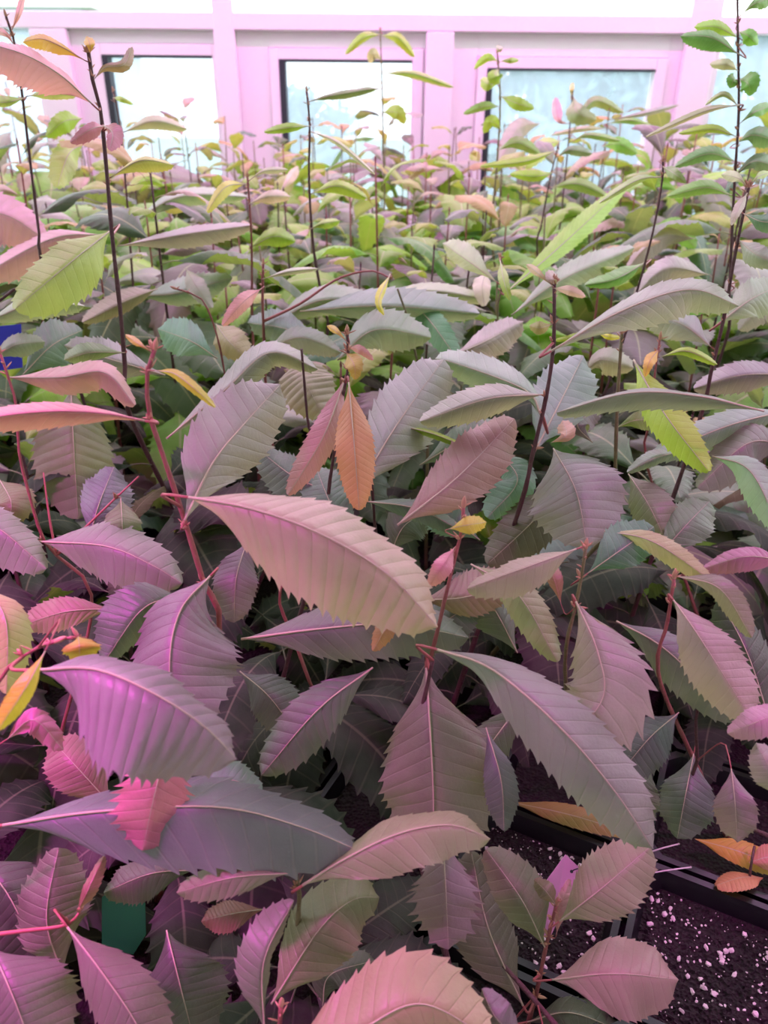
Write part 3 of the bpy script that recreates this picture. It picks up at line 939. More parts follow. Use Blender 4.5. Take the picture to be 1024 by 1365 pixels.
lf('af', [(398, 472), (408, 510), (432, 556)], 38, 38, (0.44, 0.30, 0.30), z=1.0, tr=0.95, t=12, puck=0.10, att=False)
lf('af', [(350, 470), (400, 450), (455, 470)], 16, 20, 'L', z=1.05, att=False)
lf('d', [(735, 468), (830, 414), (920, 386), (986, 408)], 18, 38, (0.42, 0.38, 0.43), z=0.97, tr=1.12, t=15, W=52, arch=0.05)
lf('d', [(738, 384), (760, 388), (781, 396)], 7, 6, (0.75, 0.50, 0.52), t=8)
lf('d', [(738, 382), (720, 366), (702, 352)], 5, 5, (0.60, 0.42, 0.28), t=8)
lf('d', [(739, 380), (736, 372), (743, 366)], 12, 10, (0.75, 0.55, 0.56), t=6)
lf('d', [(736, 432), (720, 437), (706, 434)], 9, 9, (0.48, 0.40, 0.14), t=7)
lf('d', [(724, 526), (650, 532), (560, 562)], 26, 22, (0.40, 0.32, 0.40), z=1.0, tr=0.98, t=12, W=50)
lf('d', [(722, 556), (700, 520), (610, 485), (580, 478)], 24, 24, (0.35, 0.34, 0.42), z=1.05, tr=1.14, t=12, W=50)
lf('d', [(714, 600), (745, 540), (778, 474)], 42, 42, (0.26, 0.34, 0.33), z=1.03, tr=1.17, t=12)
lf('d', [(600, 476), (648, 455), (698, 428)], 20, 26, 'Q', z=1.02, tr=1.1, t=12, att=False, W=40)
lf('d', [(735, 590), (755, 580), (750, 560)], 12, 12, (0.45, 0.25, 0.18), z=0.98, t=7, att=False)
lf('d', [(790, 440), (760, 450), (738, 454)], 4, 4, 'Y', z=0.98, t=7, att=False)
lf('d', [(795, 443), (812, 449), (828, 450)], 4, 4, 'S', z=0.98, t=7, att=False)
lf('o', [(845, 480), (885, 550), (945, 628)], 24, 26, (0.36, 0.52, 0.06), z=0.84, tr=0.88, t=18, att=False)
lf('o', [(1018, 548), (930, 528), (840, 524), (742, 550)], 24, 6, (0.40, 0.34, 0.40), z=0.80, tr=1.0, t=16, W=42, att=False)
lf('o', [(822, 570), (850, 560), (890, 562)], 14, 14, 'V', z=1.05, t=9, att=False)
lf('o', [(790, 590), (770, 565), (800, 545)], 20, 20, (0.20, 0.10, 0.20), z=1.12, t=9, att=False)
lf('o', [(905, 602), (870, 612), (836, 630)], 10, 12, (0.34, 0.38, 0.34), z=1.0, t=11, att=False, W=28)
lf('o', [(780, 500), (800, 480), (845, 490)], 18, 20, (0.46, 0.44, 0.40), z=1.08, t=10, att=False, W=30)
lf('p', [(880, 476), (915, 468), (957, 486)], 6, 7, 'Y', t=10, W=14)
lf('p', [(878, 466), (866, 482), (860, 502)], 8, 8, 'O', t=9)
lf('e', [(948, 462), (908, 432), (858, 418)], 26, 24, (0.36, 0.36, 0.40), z=1.0, t=13, W=42)
lf('e', [(944, 366), (890, 358), (848, 392)], 22, 16, (0.46, 0.40, 0.42), z=0.92, t=12, W=36, att=False)
lf('e', [(998, 252), (985, 238), (962, 232)], 7, 7, 'W', t=8)
lf('e', [(996, 258), (984, 280), (975, 300)], 6, 7, (0.5, 0.42, 0.34), t=8)
lf('e', [(999, 250), (1010, 236), (1026, 230)], 5, 5, (0.5, 0.55, 0.2), t=8)
lf('e', [(992, 285), (1020, 296), (1060, 290)], 12, 14, 'K', t=10, W=22)
lf('e', [(960, 430), (1000, 400), (1040, 380)], 26, 30, (0.34, 0.32, 0.33), z=1.04, t=12, W=44)
lf('e', [(985, 320), (1010, 340), (1045, 352)], 14, 16, (0.34, 0.38, 0.34), t=10, W=26)
lf('e', [(970, 390), (930, 408), (885, 400)], 12, 10, (0.18, 0.40, 0.14), z=1.03, t=10, W=24)
lf('ae', [(1060, 500), (990, 500), (925, 518)], 24, 20, (0.34, 0.20, 0.32), z=1.0, t=13, W=44, att=False)
lf('ae', [(1060, 545), (970, 568), (865, 612)], 24, 22, (0.26, 0.34, 0.30), z=1.0, t=14, W=44, att=False)
lf('ae', [(950, 608), (1000, 628), (1042, 710)], 20, 24, (0.28, 0.42, 0.32), z=0.98, t=13, att=False)
lf('ae', [(1060, 600), (1000, 590), (930, 650)], 36, 26, (0.24, 0.24, 0.20), z=1.08, t=13, att=False)
lf('ae', [(1060, 430), (1020, 410), (985, 440)], 22, 18, (0.38, 0.38, 0.34), z=1.05, t=11, att=False)
lf('j', [(348, 385), (325, 402), (297, 434)], 10, 11, 'P', t=11, z=0.98)
lf('j', [(350, 372), (385, 362), (425, 358)], 4, 5, (0.5, 0.48, 0.42), t=11, W=14)
lf('j', [(520, 366), (505, 400), (512, 420)], 5, 6, 'S', t=8, z=1.0)
lf('j', [(352, 440), (430, 400), (520, 410)], 20, 22, (0.38, 0.36, 0.38), z=1.06, t=13, W=50, att=False)
lf('ah', [(248, 358), (262, 382), (282, 410)], 13, 13, (0.46, 0.42, 0.36), t=12, z=0.98, att=False)
lf('ah', [(288, 432), (305, 455), (332, 480)], 24, 20, (0.42, 0.36, 0.22), t=10, z=0.98, att=False)
lf('ah', [(290, 478), (255, 455), (210, 438)], 26, 26, (0.16, 0.30, 0.24), t=11, z=1.04, att=False)
lf('ah', [(180, 395), (240, 390), (310, 370)], 20, 20, (0.34, 0.38, 0.36), t=12, z=1.06, att=False, W=44)
lf('ah', [(210, 385), (170, 400), (110, 430)], 14, 16, (0.42, 0.36, 0.28), t=12, z=1.02, att=False, W=36)
lf('ah', [(220, 500), (150, 480), (85, 460)], 26, 26, (0.32, 0.32, 0.33), t=12, z=1.02, att=False, W=44)
lf('ai', [(400, 415), (510, 408), (640, 418)], 26, 22, (0.32, 0.37, 0.34), z=0.98, tr=1.0, t=15, att=False, W=50)
lf('ai', [(545, 398), (575, 430), (612, 482)], 18, 18, (0.14, 0.32, 0.18), z=0.98, t=12, att=False)
lf('ai', [(490, 400), (570, 388), (655, 400)], 12, 14, (0.40, 0.42, 0.34), z=1.06, t=13, att=False, W=34)
lf('ai', [(450, 480), (500, 440), (575, 450)], 28, 30, (0.34, 0.30, 0.34), z=1.04, t=12, att=False, W=46)
lf('ai', [(425, 470), (385, 440), (330, 430)], 22, 24, (0.22, 0.30, 0.26), z=1.06, t=12, att=False, W=40)
lf('ac', [(672, 392), (745, 330), (836, 246)], 15, 15, (0.36, 0.54, 0.07), z=1.0, tr=1.35, t=22)
lf('ac', [(682, 420), (750, 372), (846, 330)], 18, 18, (0.42, 0.38, 0.44), z=1.02, tr=1.16, t=15, W=36, att=False)
lf('ac', [(662, 376), (630, 352), (590, 324)], 13, 19, (0.46, 0.46, 0.38), z=1.0, tr=1.1, t=11)
lf('ac', [(648, 362), (643, 382), (646, 408)], 12, 13, (0.62, 0.50, 0.44), z=0.98, t=8, att=False, tooth=0.03)
lf('ac', [(667, 348), (672, 375), (680, 400)], 7, 7, 'Y', z=0.98, t=8)
lf('x', [(926, 318), (880, 316), (836, 358)], 18, 12, (0.50, 0.42, 0.44), z=0.98, t=12, att=False, W=28)
lf('x', [(880, 236), (850, 240), (800, 270)], 5, 6, (0.42, 0.50, 0.22), z=1.0, t=10, W=14)
lf('x', [(884, 222), (900, 232), (915, 244)], 7, 7, 'V', z=1.0, t=8)
lf('x', [(872, 300), (900, 305), (928, 330)], 14, 14, (0.24, 0.46, 0.10), z=1.02, t=9, att=False)
lf('x', [(860, 350), (820, 372), (780, 380)], 10, 12, (0.22, 0.44, 0.12), z=1.05, t=9, W=24)
# --- upper left
lf('a', [(122, 138), (80, 100), (30, 72), (-30, 55)], 38, 12, (0.72, 0.36, 0.50), z=0.98, tr=0.94, t=15, W=40, puck=0.05)
lf('a', [(112, 80), (85, 64), (56, 52), (30, 56)], 13, 6, 'O', z=1.0, t=11, W=14)
lf('a', [(120, 72), (120, 60), (116, 48)], 7, 7, 'O', z=1.0, t=7)
lf('a', [(126, 105), (140, 90), (165, 86), (176, 62)], 6, 8, (0.34, 0.24, 0.14), z=1.0, t=9, W=10)
lf('a', [(140, 168), (122, 172), (94, 190)], 12, 8, (0.62, 0.20, 0.34), z=0.97, t=9)
lf('a', [(140, 168), (150, 178), (146, 200)], 14, 8, (0.55, 0.18, 0.30), z=0.97, t=9)
lf('a', [(148, 236), (188, 214), (232, 220)], 5, 15, (0.56, 0.50, 0.16), z=1.0, t=14, W=20)
lf('a', [(147, 308), (100, 345), (20, 412)], 44, 30, (0.42, 0.50, 0.16), z=1.1, tr=0.9, t=12)
lf('a', [(166, 470), (120, 470), (85, 480)], 12, 14, (0.22, 0.30, 0.18), z=1.0, t=10, W=24)
lf('al', [(-70, 300), (0, 285), (64, 322)], 28, 40, (0.66, 0.32, 0.46), z=0.80, tr=1.0, t=13, att=False, puck=0.07)
lf('al', [(140, 313), (70, 318), (-30, 370)], 30, 12, (0.68, 0.36, 0.50), z=0.82, tr=0.92, t=14, att=False, W=40)
lf('al', [(-30, 435), (50, 403), (113, 408)], 12, 22, (0.34, 0.36, 0.30), z=0.90, t=13, att=False, W=34)
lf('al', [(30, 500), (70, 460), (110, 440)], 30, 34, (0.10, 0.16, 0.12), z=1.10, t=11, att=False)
lf('al', [(-10, 480), (20, 460), (60, 455)], 14, 18, (0.30, 0.33, 0.26), z=1.0, t=11, att=False, W=26)
lf('b', [(38, 128), (70, 124), (102, 128)], 7, 8, (0.45, 0.50, 0.20), t=9, W=12)
lf('b', [(34, 130), (10, 136), (-20, 136)], 6, 8, (0.36, 0.46, 0.12), t=9, W=12)
lf('b', [(14, 44), (24, 20), (32, -10)], 4, 4, 'P', t=7)
lf('b', [(20, 62), (8, 46), (-14, 38)], 4, 5, 'P', t=7)
lf('b', [(110, 158), (85, 162), (62, 182)], 14, 12, 'Y', z=0.42, t=10, att=False)
lf('b', [(112, 192), (92, 205), (76, 250)], 16, 18, 'Y', z=0.5, t=10, att=False)
lf('v', [(151, 130), (162, 132), (178, 139)], 3, 4, 'Y', t=6)
lf('v', [(165, 176), (205, 162), (250, 172)], 8, 10, 'W', t=10, W=18)
lf('v', [(172, 300), (240, 262), (330, 262)], 10, 14, (0.36, 0.34, 0.40), z=0.98, t=13, W=30, att=False)
lf('v', [(158, 328), (250, 312), (338, 300)], 10, 18, (0.50, 0.42, 0.46), z=0.80, t=15, W=30, att=False)
lf('v', [(180, 246), (200, 240), (218, 248)], 5, 6, 'Y', t=8)
lf('n', [(328, 245), (300, 250), (276, 282)], 10, 7, (0.56, 0.52, 0.12), t=11)
lf('n', [(332, 272), (358, 262), (388, 262)], 8, 9, (0.64, 0.48, 0.48), t=11, W=16)
lf('n', [(372, 258), (385, 240), (398, 222)], 6, 7, (0.56, 0.40, 0.38), t=9, att=False)
lf('n', [(333, 240), (352, 228), (384, 226)], 4, 5, 'W', t=9, W=9)
lf('n', [(334, 330), (365, 315), (394, 322)], 12, 14, 'Y', t=10, W=24)
lf('g', [(415, 258), (450, 248), (490, 264)], 8, 10, 'Y', t=12, W=18)
lf('g', [(414, 305), (430, 298), (454, 294)], 5, 8, 'Y', t=10, W=14)
lf('g', [(413, 175), (450, 190), (500, 232)], 3, 4, 'W', t=10, W=9)
lf('g', [(413, 135), (440, 128), (500, 118)], 4, 6, 'V', t=10, W=12)
lf('g', [(413, 168), (385, 170), (352, 176)], 6, 6, 'Y', t=10, W=12)
lf('h', [(662, 112), (652, 112), (640, 106)], 9, 8, 'Y', t=8, W=12)
lf('h', [(664, 92), (660, 102), (666, 112)], 10, 10, 'Y', t=7)
lf('h', [(664, 82), (650, 78), (632, 92)], 4, 6, 'Y', t=8, W=8)
lf('h', [(666, 82), (680, 80), (692, 80)], 3, 4, 'Y', t=8)
lf('h', [(667, 128), (690, 138), (712, 145)], 8, 8, 'Y', t=8)
lf('h', [(666, 142), (645, 142), (618, 152)], 5, 6, (0.24, 0.42, 0.1), t=8)
lf('h', [(668, 172), (655, 162), (645, 178)], 7, 8, 'Y', t=8)
lf('h', [(664, 200), (690, 190), (720, 205)], 8, 8, (0.26, 0.40, 0.12), t=9, W=14)
lf('h', [(662, 70), (666, 66), (664, 60)], 4, 4, 'W', t=6)
lf('h', [(748, 188), (725, 195), (700, 222)], 14, 10, (0.42, 0.48, 0.14), z=0.9, t=10, att=False)
lf('h', [(720, 165), (690, 172), (665, 215)], 16, 12, (0.34, 0.28, 0.30), z=0.9, t=10, att=False)
lf('i', [(509, 48), (530, 50), (553, 76)], 6, 7, 'Y', t=9, W=11)
lf('i', [(508, 46), (485, 50), (460, 73)], 5, 6, 'Y', t=9, W=10)
lf('i', [(509, 80), (498, 72), (492, 84)], 7, 7, 'W', t=8)
lf('i', [(510, 98), (550, 98), (605, 116)], 4, 6, (0.36, 0.50, 0.12), t=9, W=10)
lf('i', [(509, 118), (485, 122), (455, 132)], 4, 5, 'V', t=9, W=9)
lf('i', [(510, 150), (530, 150), (540, 165)], 9, 9, 'Y', t=8)
lf('w', [(744, 200), (700, 215), (640, 222)], 5, 6, 'Y', t=10, W=11)
lf('w', [(742, 210), (760, 200), (790, 205)], 6, 7, 'G', t=10, W=12)
lf('w', [(738, 230), (715, 235), (680, 232)], 7, 8, 'Y', t=10, W=13)
lf('w', [(735, 250), (770, 245), (810, 262)], 8, 9, (0.30, 0.44, 0.12), t=10, W=16)
lf('am', [(757, 165), (745, 160), (740, 130)], 6, 7, 'P', t=8)
lf('am', [(765, 130), (770, 150), (795, 160)], 12, 14, (0.28, 0.32, 0.18), t=9)
lf('am', [(762, 180), (790, 135), (832, 150)], 6, 8, 'V', t=9, W=12)
lf('am', [(760, 190), (785, 180), (828, 188)], 4, 5, (0.26, 0.38, 0.12), t=9, W=10)
lf('am', [(762, 130), (762, 120), (764, 110)], 3, 3, 'S', t=6)
lf('an', [(808, 165), (840, 160), (870, 168)], 3, 5, (0.34, 0.5, 0.16), t=8, W=8)
lf('an', [(808, 172), (780, 172), (735, 180)], 3, 4, 'W', t=8, W=8)
lf('an', [(804, 195), (825, 192), (850, 205)], 9, 10, (0.22, 0.42, 0.10), t=8)
lf('an', [(812, 160), (855, 152), (905, 140)], 4, 4, 'L', t=8, W=9)
lf('f', [(985, 72), (948, 50), (907, 48)], 16, 8, (0.15, 0.34, 0.10), z=0.98, t=14, W=22)
lf('f', [(984, 50), (955, 36), (925, 36)], 9, 8, (0.38, 0.56, 0.12), z=1.02, t=12, W=14)
lf('f', [(985, 42), (998, 48), (1010, 60)], 9, 10, (0.20, 0.44, 0.08), z=1.02, t=10, W=14)
lf('f', [(990, 18), (1008, 4), (1036, -4)], 8, 10, (0.18, 0.36, 0.10), z=0.98, t=11, W=14)
lf('f', [(986, 105), (998, 112), (1000, 128)], 15, 12, (0.18, 0.40, 0.10), z=1.0, t=9)
lf('f', [(985, 105), (978, 108), (974, 118)], 8, 10, (0.18, 0.42, 0.10), z=1.02, t=8)
lf('f', [(984, 94), (968, 86), (946, 86)], 7, 7, 'W', z=1.0, t=11, W=12)
lf('f', [(985, 142), (965, 126), (940, 140)], 3, 4, (0.36, 0.42, 0.2), z=1.0, t=9, W=9)
lf('f', [(985, 140), (940, 148), (862, 182)], 4, 5, 'W', z=0.98, t=12, W=10)
lf('f', [(986, 165), (1005, 150), (1030, 140)], 8, 8, (0.20, 0.38, 0.14), z=1.0, t=10, W=14)
lf('f', [(982, 182), (950, 172), (905, 178)], 5, 6, 'Y', z=1.0, t=10, W=11)
lf('f', [(983, 190), (1005, 180), (1040, 190)], 12, 14, (0.16, 0.26, 0.14), z=1.02, t=10, W=22)
lf('f', [(980, 215), (945, 205), (900, 222)], 9, 10, (0.18, 0.32, 0.14), z=1.02, t=11, W=18)
lf('f', [(978, 235), (1005, 215), (1035, 222)], 10, 12, (0.15, 0.24, 0.14), z=1.0, t=10, W=20)
lf('f', [(975, 260), (940, 250), (890, 262)], 9, 10, (0.24, 0.40, 0.12), z=1.04, t=10, W=18)



def stem_world(pd):
    s = pd['stem']
    p0 = at(s[0][0], s[0][1], pd['d'])
    return [p0] + [aty(x, y, p0.y) for x, y in s[1:]]


def depth_of(p_):
    return (p_ - C0).dot(FWD)


def build_leaf(root, L, anchor, pid, idx):
    pts = L['pts']
    y0, y1 = pts[0][1], pts[-1][1]
    d0 = D(y0) * L['z']
    near = None
    if anchor and L['att']:
        best = min(anchor, key=lambda A: (A[0][0] - pts[0][0]) ** 2 + (A[0][1] - pts[0][1]) ** 2)
        dd = math.hypot(best[0][0] - pts[0][0], best[0][1] - pts[0][1])
        near = best[1]
        if dd < 42:
            d0 = depth_of(best[1]) * L['z']
    tr = L['tr'] if L['tr'] is not None else 1 + (D(y1) / D(y0) - 1) * (1 - L['q'])
    tot = sum(math.hypot(pts[i + 1][0] - pts[i][0], pts[i + 1][1] - pts[i][1]) for i in range(len(pts) - 1))
    acc, P = 0, []
    for i, (x, y) in enumerate(pts):
        if i:
            acc += math.hypot(x - pts[i - 1][0], y - pts[i - 1][1])
        f = acc / tot
        P.append(at(x, y, d0 * (1 + (tr - 1) * f - L['kw'].get('arch', 0.025) * math.sin(PI * f) * (1 if len(pts) > 2 else 0.4))))
    N = 40
    cur = catmull(P, N)
    length = sum((cur[i + 1] - cur[i]).length for i in range(N))

    def cl(u):
        t_ = min(max(u, 0), 1) * N
        i = min(int(t_), N - 1)
        return cur[i].lerp(cur[i + 1], t_ - i)

    def frame(u):
        i = min(int(min(max(u, 0), 1) * N), N - 1)
        a_, b_ = cur[max(0, i - 2)], cur[min(N, i + 3)]
        T_ = (b_ - a_).normalized()
        Vv = (C0 - cur[i]).normalized()
        Sx = Vv.cross(T_)
        if Sx.length < 0.15:
            Sx = CR @ Vector((1, 0, 0))
        Sx.normalize()           # left of travel on screen
        return T_, Vv, Sx
    a, b = L['a'], L['b']
    Wp = L['W'] or 1.10 * max(a, b)
    dm = depth_of(cur[N // 2])
    Wm = Wp * dm / F
    upS = CR @ Vector((0, 1, 0))

    def lat(u, side):
        T_, Vv, Sx = frame(u)
        s = Sx if side > 0 else -Sx
        c = min(1.0, (a if side > 0 else b) / Wp)
        sg = 1.0
        if s.dot(upS) < 0:
            sg = L['g']
        sn = math.sqrt(max(0, 1 - c * c))
        v = s * c - Vv * (sg * sn)
        return v.normalized()

    def nrm(u):
        T_, Vv, Sx = frame(u)
        n_ = (lat(u, 1) - lat(u, -1)).cross(T_)
        if n_.length < 1e-4:
            return Vv
        n_.normalize()
        return n_ if n_.dot(Vv) > 0 else -n_
    big = length * F / dm
    nT = L['t']
    if big < 90:
        nT = min(nT, 9)
    seg = 5 if big > 120 else 3
    rnd = random.Random(idx * 17 + len(pid))
    kw = dict(tooth=L['kw'].get('tooth', 0.065), puck=L['kw'].get('puck', 0.022) * 0.8, dome=L['kw'].get('dome', 0.12), wave=L['kw'].get('wave', 0.09), phase=rnd.random())
    bm = leaf_bm(cl, lambda u: lat(u, 1), lambda u: lat(u, -1), nrm, Wm, Wm, nT=nT, seg=seg, **kw)
    base = root.matrix_world_loc
    for v in bm.verts:
        v.co -= base
    col = COLS[L['col']] if isinstance(L['col'], str) else L['col']
    if col[1] < col[0] < 0.45 and col[2] > col[1] * 0.9:      # plain mature leaves are grey green, the lamps tint them
        col = (col[0] * 0.92, col[1] + 0.045, col[2] * 0.88)
    j = rnd.uniform(0.9, 1.12) * (1.22 if d0 > 0.62 else 1.0)  # farther leaves lightened in colour to stand for brighter light there
    col = tuple(c_ * j * rnd.uniform(0.94, 1.06) for c_ in col)
    o = obj('leaf', bm, M_LEAF, root.o, col)
    rosy = L['col'] in ('P', 'R', 'O')
    # midrib
    bm = bmesh.new()
    mp = [cl(i / 24 * 0.985) + nrm(i / 24) * 0.0002 - base for i in range(25)]
    r0 = min(0.00095, 0.0065 * length)
    tube_bm(bm, mp, [r0 * (1 - 0.8 * i / 24) for i in range(25)], 6)
    obj('midrib', bm, M_RIBR if rosy else M_RIB, o)
    # petiole
    if near is not None:
        T_, _, _ = frame(0)
        p0 = cl(0)
        dist = (near - p0).length
        if dist > 0.0015:
            k = min(0.02, dist * 0.5)
            pp = catmull([p0, p0 - T_ * k + (near - p0) * 0.15, near], 8)
            bm = bmesh.new()
            tube_bm(bm, [q_ - base for q_ in pp], [r0 * 1.0 + 0.0004 * (i / 8) for i in range(9)], 6)
            obj('petiole', bm, M_PET, o)
    return o, near, cl(0)


VAR = []


def generic_leaf(k, L, droop, nT):
    rnd = random.Random(100 + k)
    W = L * rnd.uniform(0.22, 0.27)

    def cl(u):
        return Vector((u * L, 0, L * (0.10 * math.sin(PI * u) - droop * u * u)))

    def nr(u):
        dz = 0.10 * PI * math.cos(PI * u) - 2 * droop * u
        return Vector((-dz, 0, 1)).normalized()
    bm = leaf_bm(cl, lambda u: Vector((0, 0.95, 0.25)).normalized(), lambda u: Vector((0, -0.95, 0.25)).normalized(), nr, W, W,
                 nT=nT, seg=3, cols=(0.0, 0.2, 0.7), tooth=0.08, puck=0.015, dome=0.35, wave=rnd.uniform(0.02, 0.12), phase=rnd.random())
    tube_bm(bm, [Vector((-0.022, 0, -0.004)), Vector((-0.01, 0, 0)), Vector((0.004, 0, 0.001))], 0.0009, 4)
    me = bpy.data.meshes.new('leaf')
    bm.to_mesh(me)
    bm.free()
    me.materials.append(M_LEAFM)
    return me


for k in range(12):
    VAR.append(generic_leaf(k, [0.11, 0.13, 0.15, 0.17, 0.18, 0.19][k % 6], [0.15, 0.35, 0.6, 0.25, 0.45][k % 5], 11))


VARL = []
for me in VAR:
    me = me.copy()
    me.materials[0] = M_LEAFSHADE
    VARL.append(me)


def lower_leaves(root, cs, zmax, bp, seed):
    """Leaves low on the stem, with the shade of the canopy put into their colours."""
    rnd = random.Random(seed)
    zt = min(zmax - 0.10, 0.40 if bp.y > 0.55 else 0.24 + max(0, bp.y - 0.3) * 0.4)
    az = rnd.uniform(0, 6)
    cand = [q for q in cs if 0.15 < q.z < zt]
    if not cand:
        return
    for k in range(7):
        p_ = cand[int(k / 7 * len(cand))]
        az += 2.4
        sc = rnd.uniform(0.75, 1.05)
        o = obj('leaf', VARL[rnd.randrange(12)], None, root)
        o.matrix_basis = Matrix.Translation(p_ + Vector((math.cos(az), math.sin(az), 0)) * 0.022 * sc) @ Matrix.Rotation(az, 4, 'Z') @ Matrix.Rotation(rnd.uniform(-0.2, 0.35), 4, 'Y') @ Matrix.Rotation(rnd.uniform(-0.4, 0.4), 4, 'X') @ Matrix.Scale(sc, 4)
        c = rnd.choice(((0.03, 0.05, 0.03), (0.04, 0.06, 0.04), (0.05, 0.035, 0.04)))  # near-black greens and mauves stand for canopy shade
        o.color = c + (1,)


class Root:
    pass


def build_plant(pid):
    pd = PLANTS[pid]
    sw = stem_world(pd)
    c = free_cell(sw[0] if pd['base'] is None else Vector(pd['base'] + (0,)))
    USED.add(c)
    bp = cell_pos(c)
    R_ = Root()
    R_.o = thing('chestnut_seedling', pd['label'], 'plant', bp, 0)
    R_.matrix_world_loc = bp
    big = pid in ('r',)
    put_pot(R_.o, fine=big, perl=260 if big else 0, seed=5)
    # stem: rooted in the soil, through the visible points
    foot = bp + Vector((0, 0, PH - 0.022))
    full = [foot]
    if (sw[0] - foot).length > 0.03:
        d1 = (sw[1] - sw[0]).normalized()
        low = sw[0] - d1 * min(0.05, (sw[0] - foot).length * 0.35)
        full += [foot.lerp(low, 0.5) + Vector((0, 0, 0.0)), low]
    full += sw
    n = 34
    cs = catmull(full, n)
    bm = bmesh.new()
    tube_bm(bm, [q - bp for q in cs], [pd['r'] * (1.25 - 0.72 * i / n) * (1 + 0.10 * math.sin(i * 2.1)) for i in range(n + 1)], 9)
    obj('stem', bm, pd['m'], R_.o)
    anchor = []

    def screen(p_):
        v = CR.inverted() @ (p_ - C0)
        return (512 + F * v.x / -v.z, 682.5 - F * v.y / -v.z)
    for q in cs[6:]:
        if q.z > 0.15:
            anchor.append((screen(q), q))
    for br in pd['branches']:
        start = min(anchor, key=lambda A: math.hypot(A[0][0] - br[0][0], A[0][1] - br[0][1]))[1]
        d0 = depth_of(start)
        bw = [start] + [at(x, y, d0 * k) for x, y, k in [(u[0], u[1], u[2] if len(u) > 2 else 1.0) for u in br[1:]]]
        bc = catmull(bw, 14)
        bm = bmesh.new()
        tube_bm(bm, [q - bp for q in bc], [pd['r'] * (0.72 - 0.35 * i / 14) for i in range(15)], 7)
        obj('branch', bm, M_PET, R_.o)
        for q in bc[3:]:
            anchor.append((screen(q), q))
    for i, L in enumerate(pd['leaves']):
        o, near, p0 = build_leaf(R_.o and R_, L, anchor, pid, i)
        if near is not None and pd['buds'] and (near - p0).length < 0.05:
            rnd = random.Random(i * 3 + 1)
            bm = bmesh.new()
            b_ = near - bp
            for s in range(3):
                dr = Vector((rnd.uniform(-1, 1), rnd.uniform(-0.5, 0.5), rnd.uniform(0.2, 1.2))).normalized()
                spindle(bm, b_, b_ + dr * rnd.uniform(0.005, 0.009), 0.0007 if s else 0.0014, 5, 4)
            obj('bud', bm, M_BUD, R_.o)
    if not (bp.x > -0.02 and bp.y < 0.52) and pid not in ('ag', 'm', 'q', 'r'):
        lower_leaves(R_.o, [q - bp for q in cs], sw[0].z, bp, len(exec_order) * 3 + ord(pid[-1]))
    if pd['buds']:
        top, prev = cs[-1] - bp, cs[-3] - bp
        dr = (top - prev).normalized()
        bm = bmesh.new()
        spindle(bm, top - dr * 0.002, top + dr * 0.008, 0.0017, 7, 6)
        rnd = random.Random(len(pid) + ord(pid[0]))
        for s in range(5):
            an = s * 2.4
            side = Vector((math.cos(an), math.sin(an), rnd.uniform(0.3, 1.2))).normalized()
            spindle(bm, top - dr * 0.004 * s, top - dr * 0.004 * s + side * rnd.uniform(0.005, 0.009), 0.0006, 5, 4)
        obj('terminal_bud', bm, M_BUD, R_.o)


for pid in exec_order:
    build_plant(pid)

# pot with bare soil at the lower right
pcell = (0, 0)
USED.add(pcell)
PB = thing('nursery_pot', 'square black pot of dark soil and white perlite in the lower right corner', 'pot', cell_pos(pcell))
put_pot(PB, True, 300, 11)

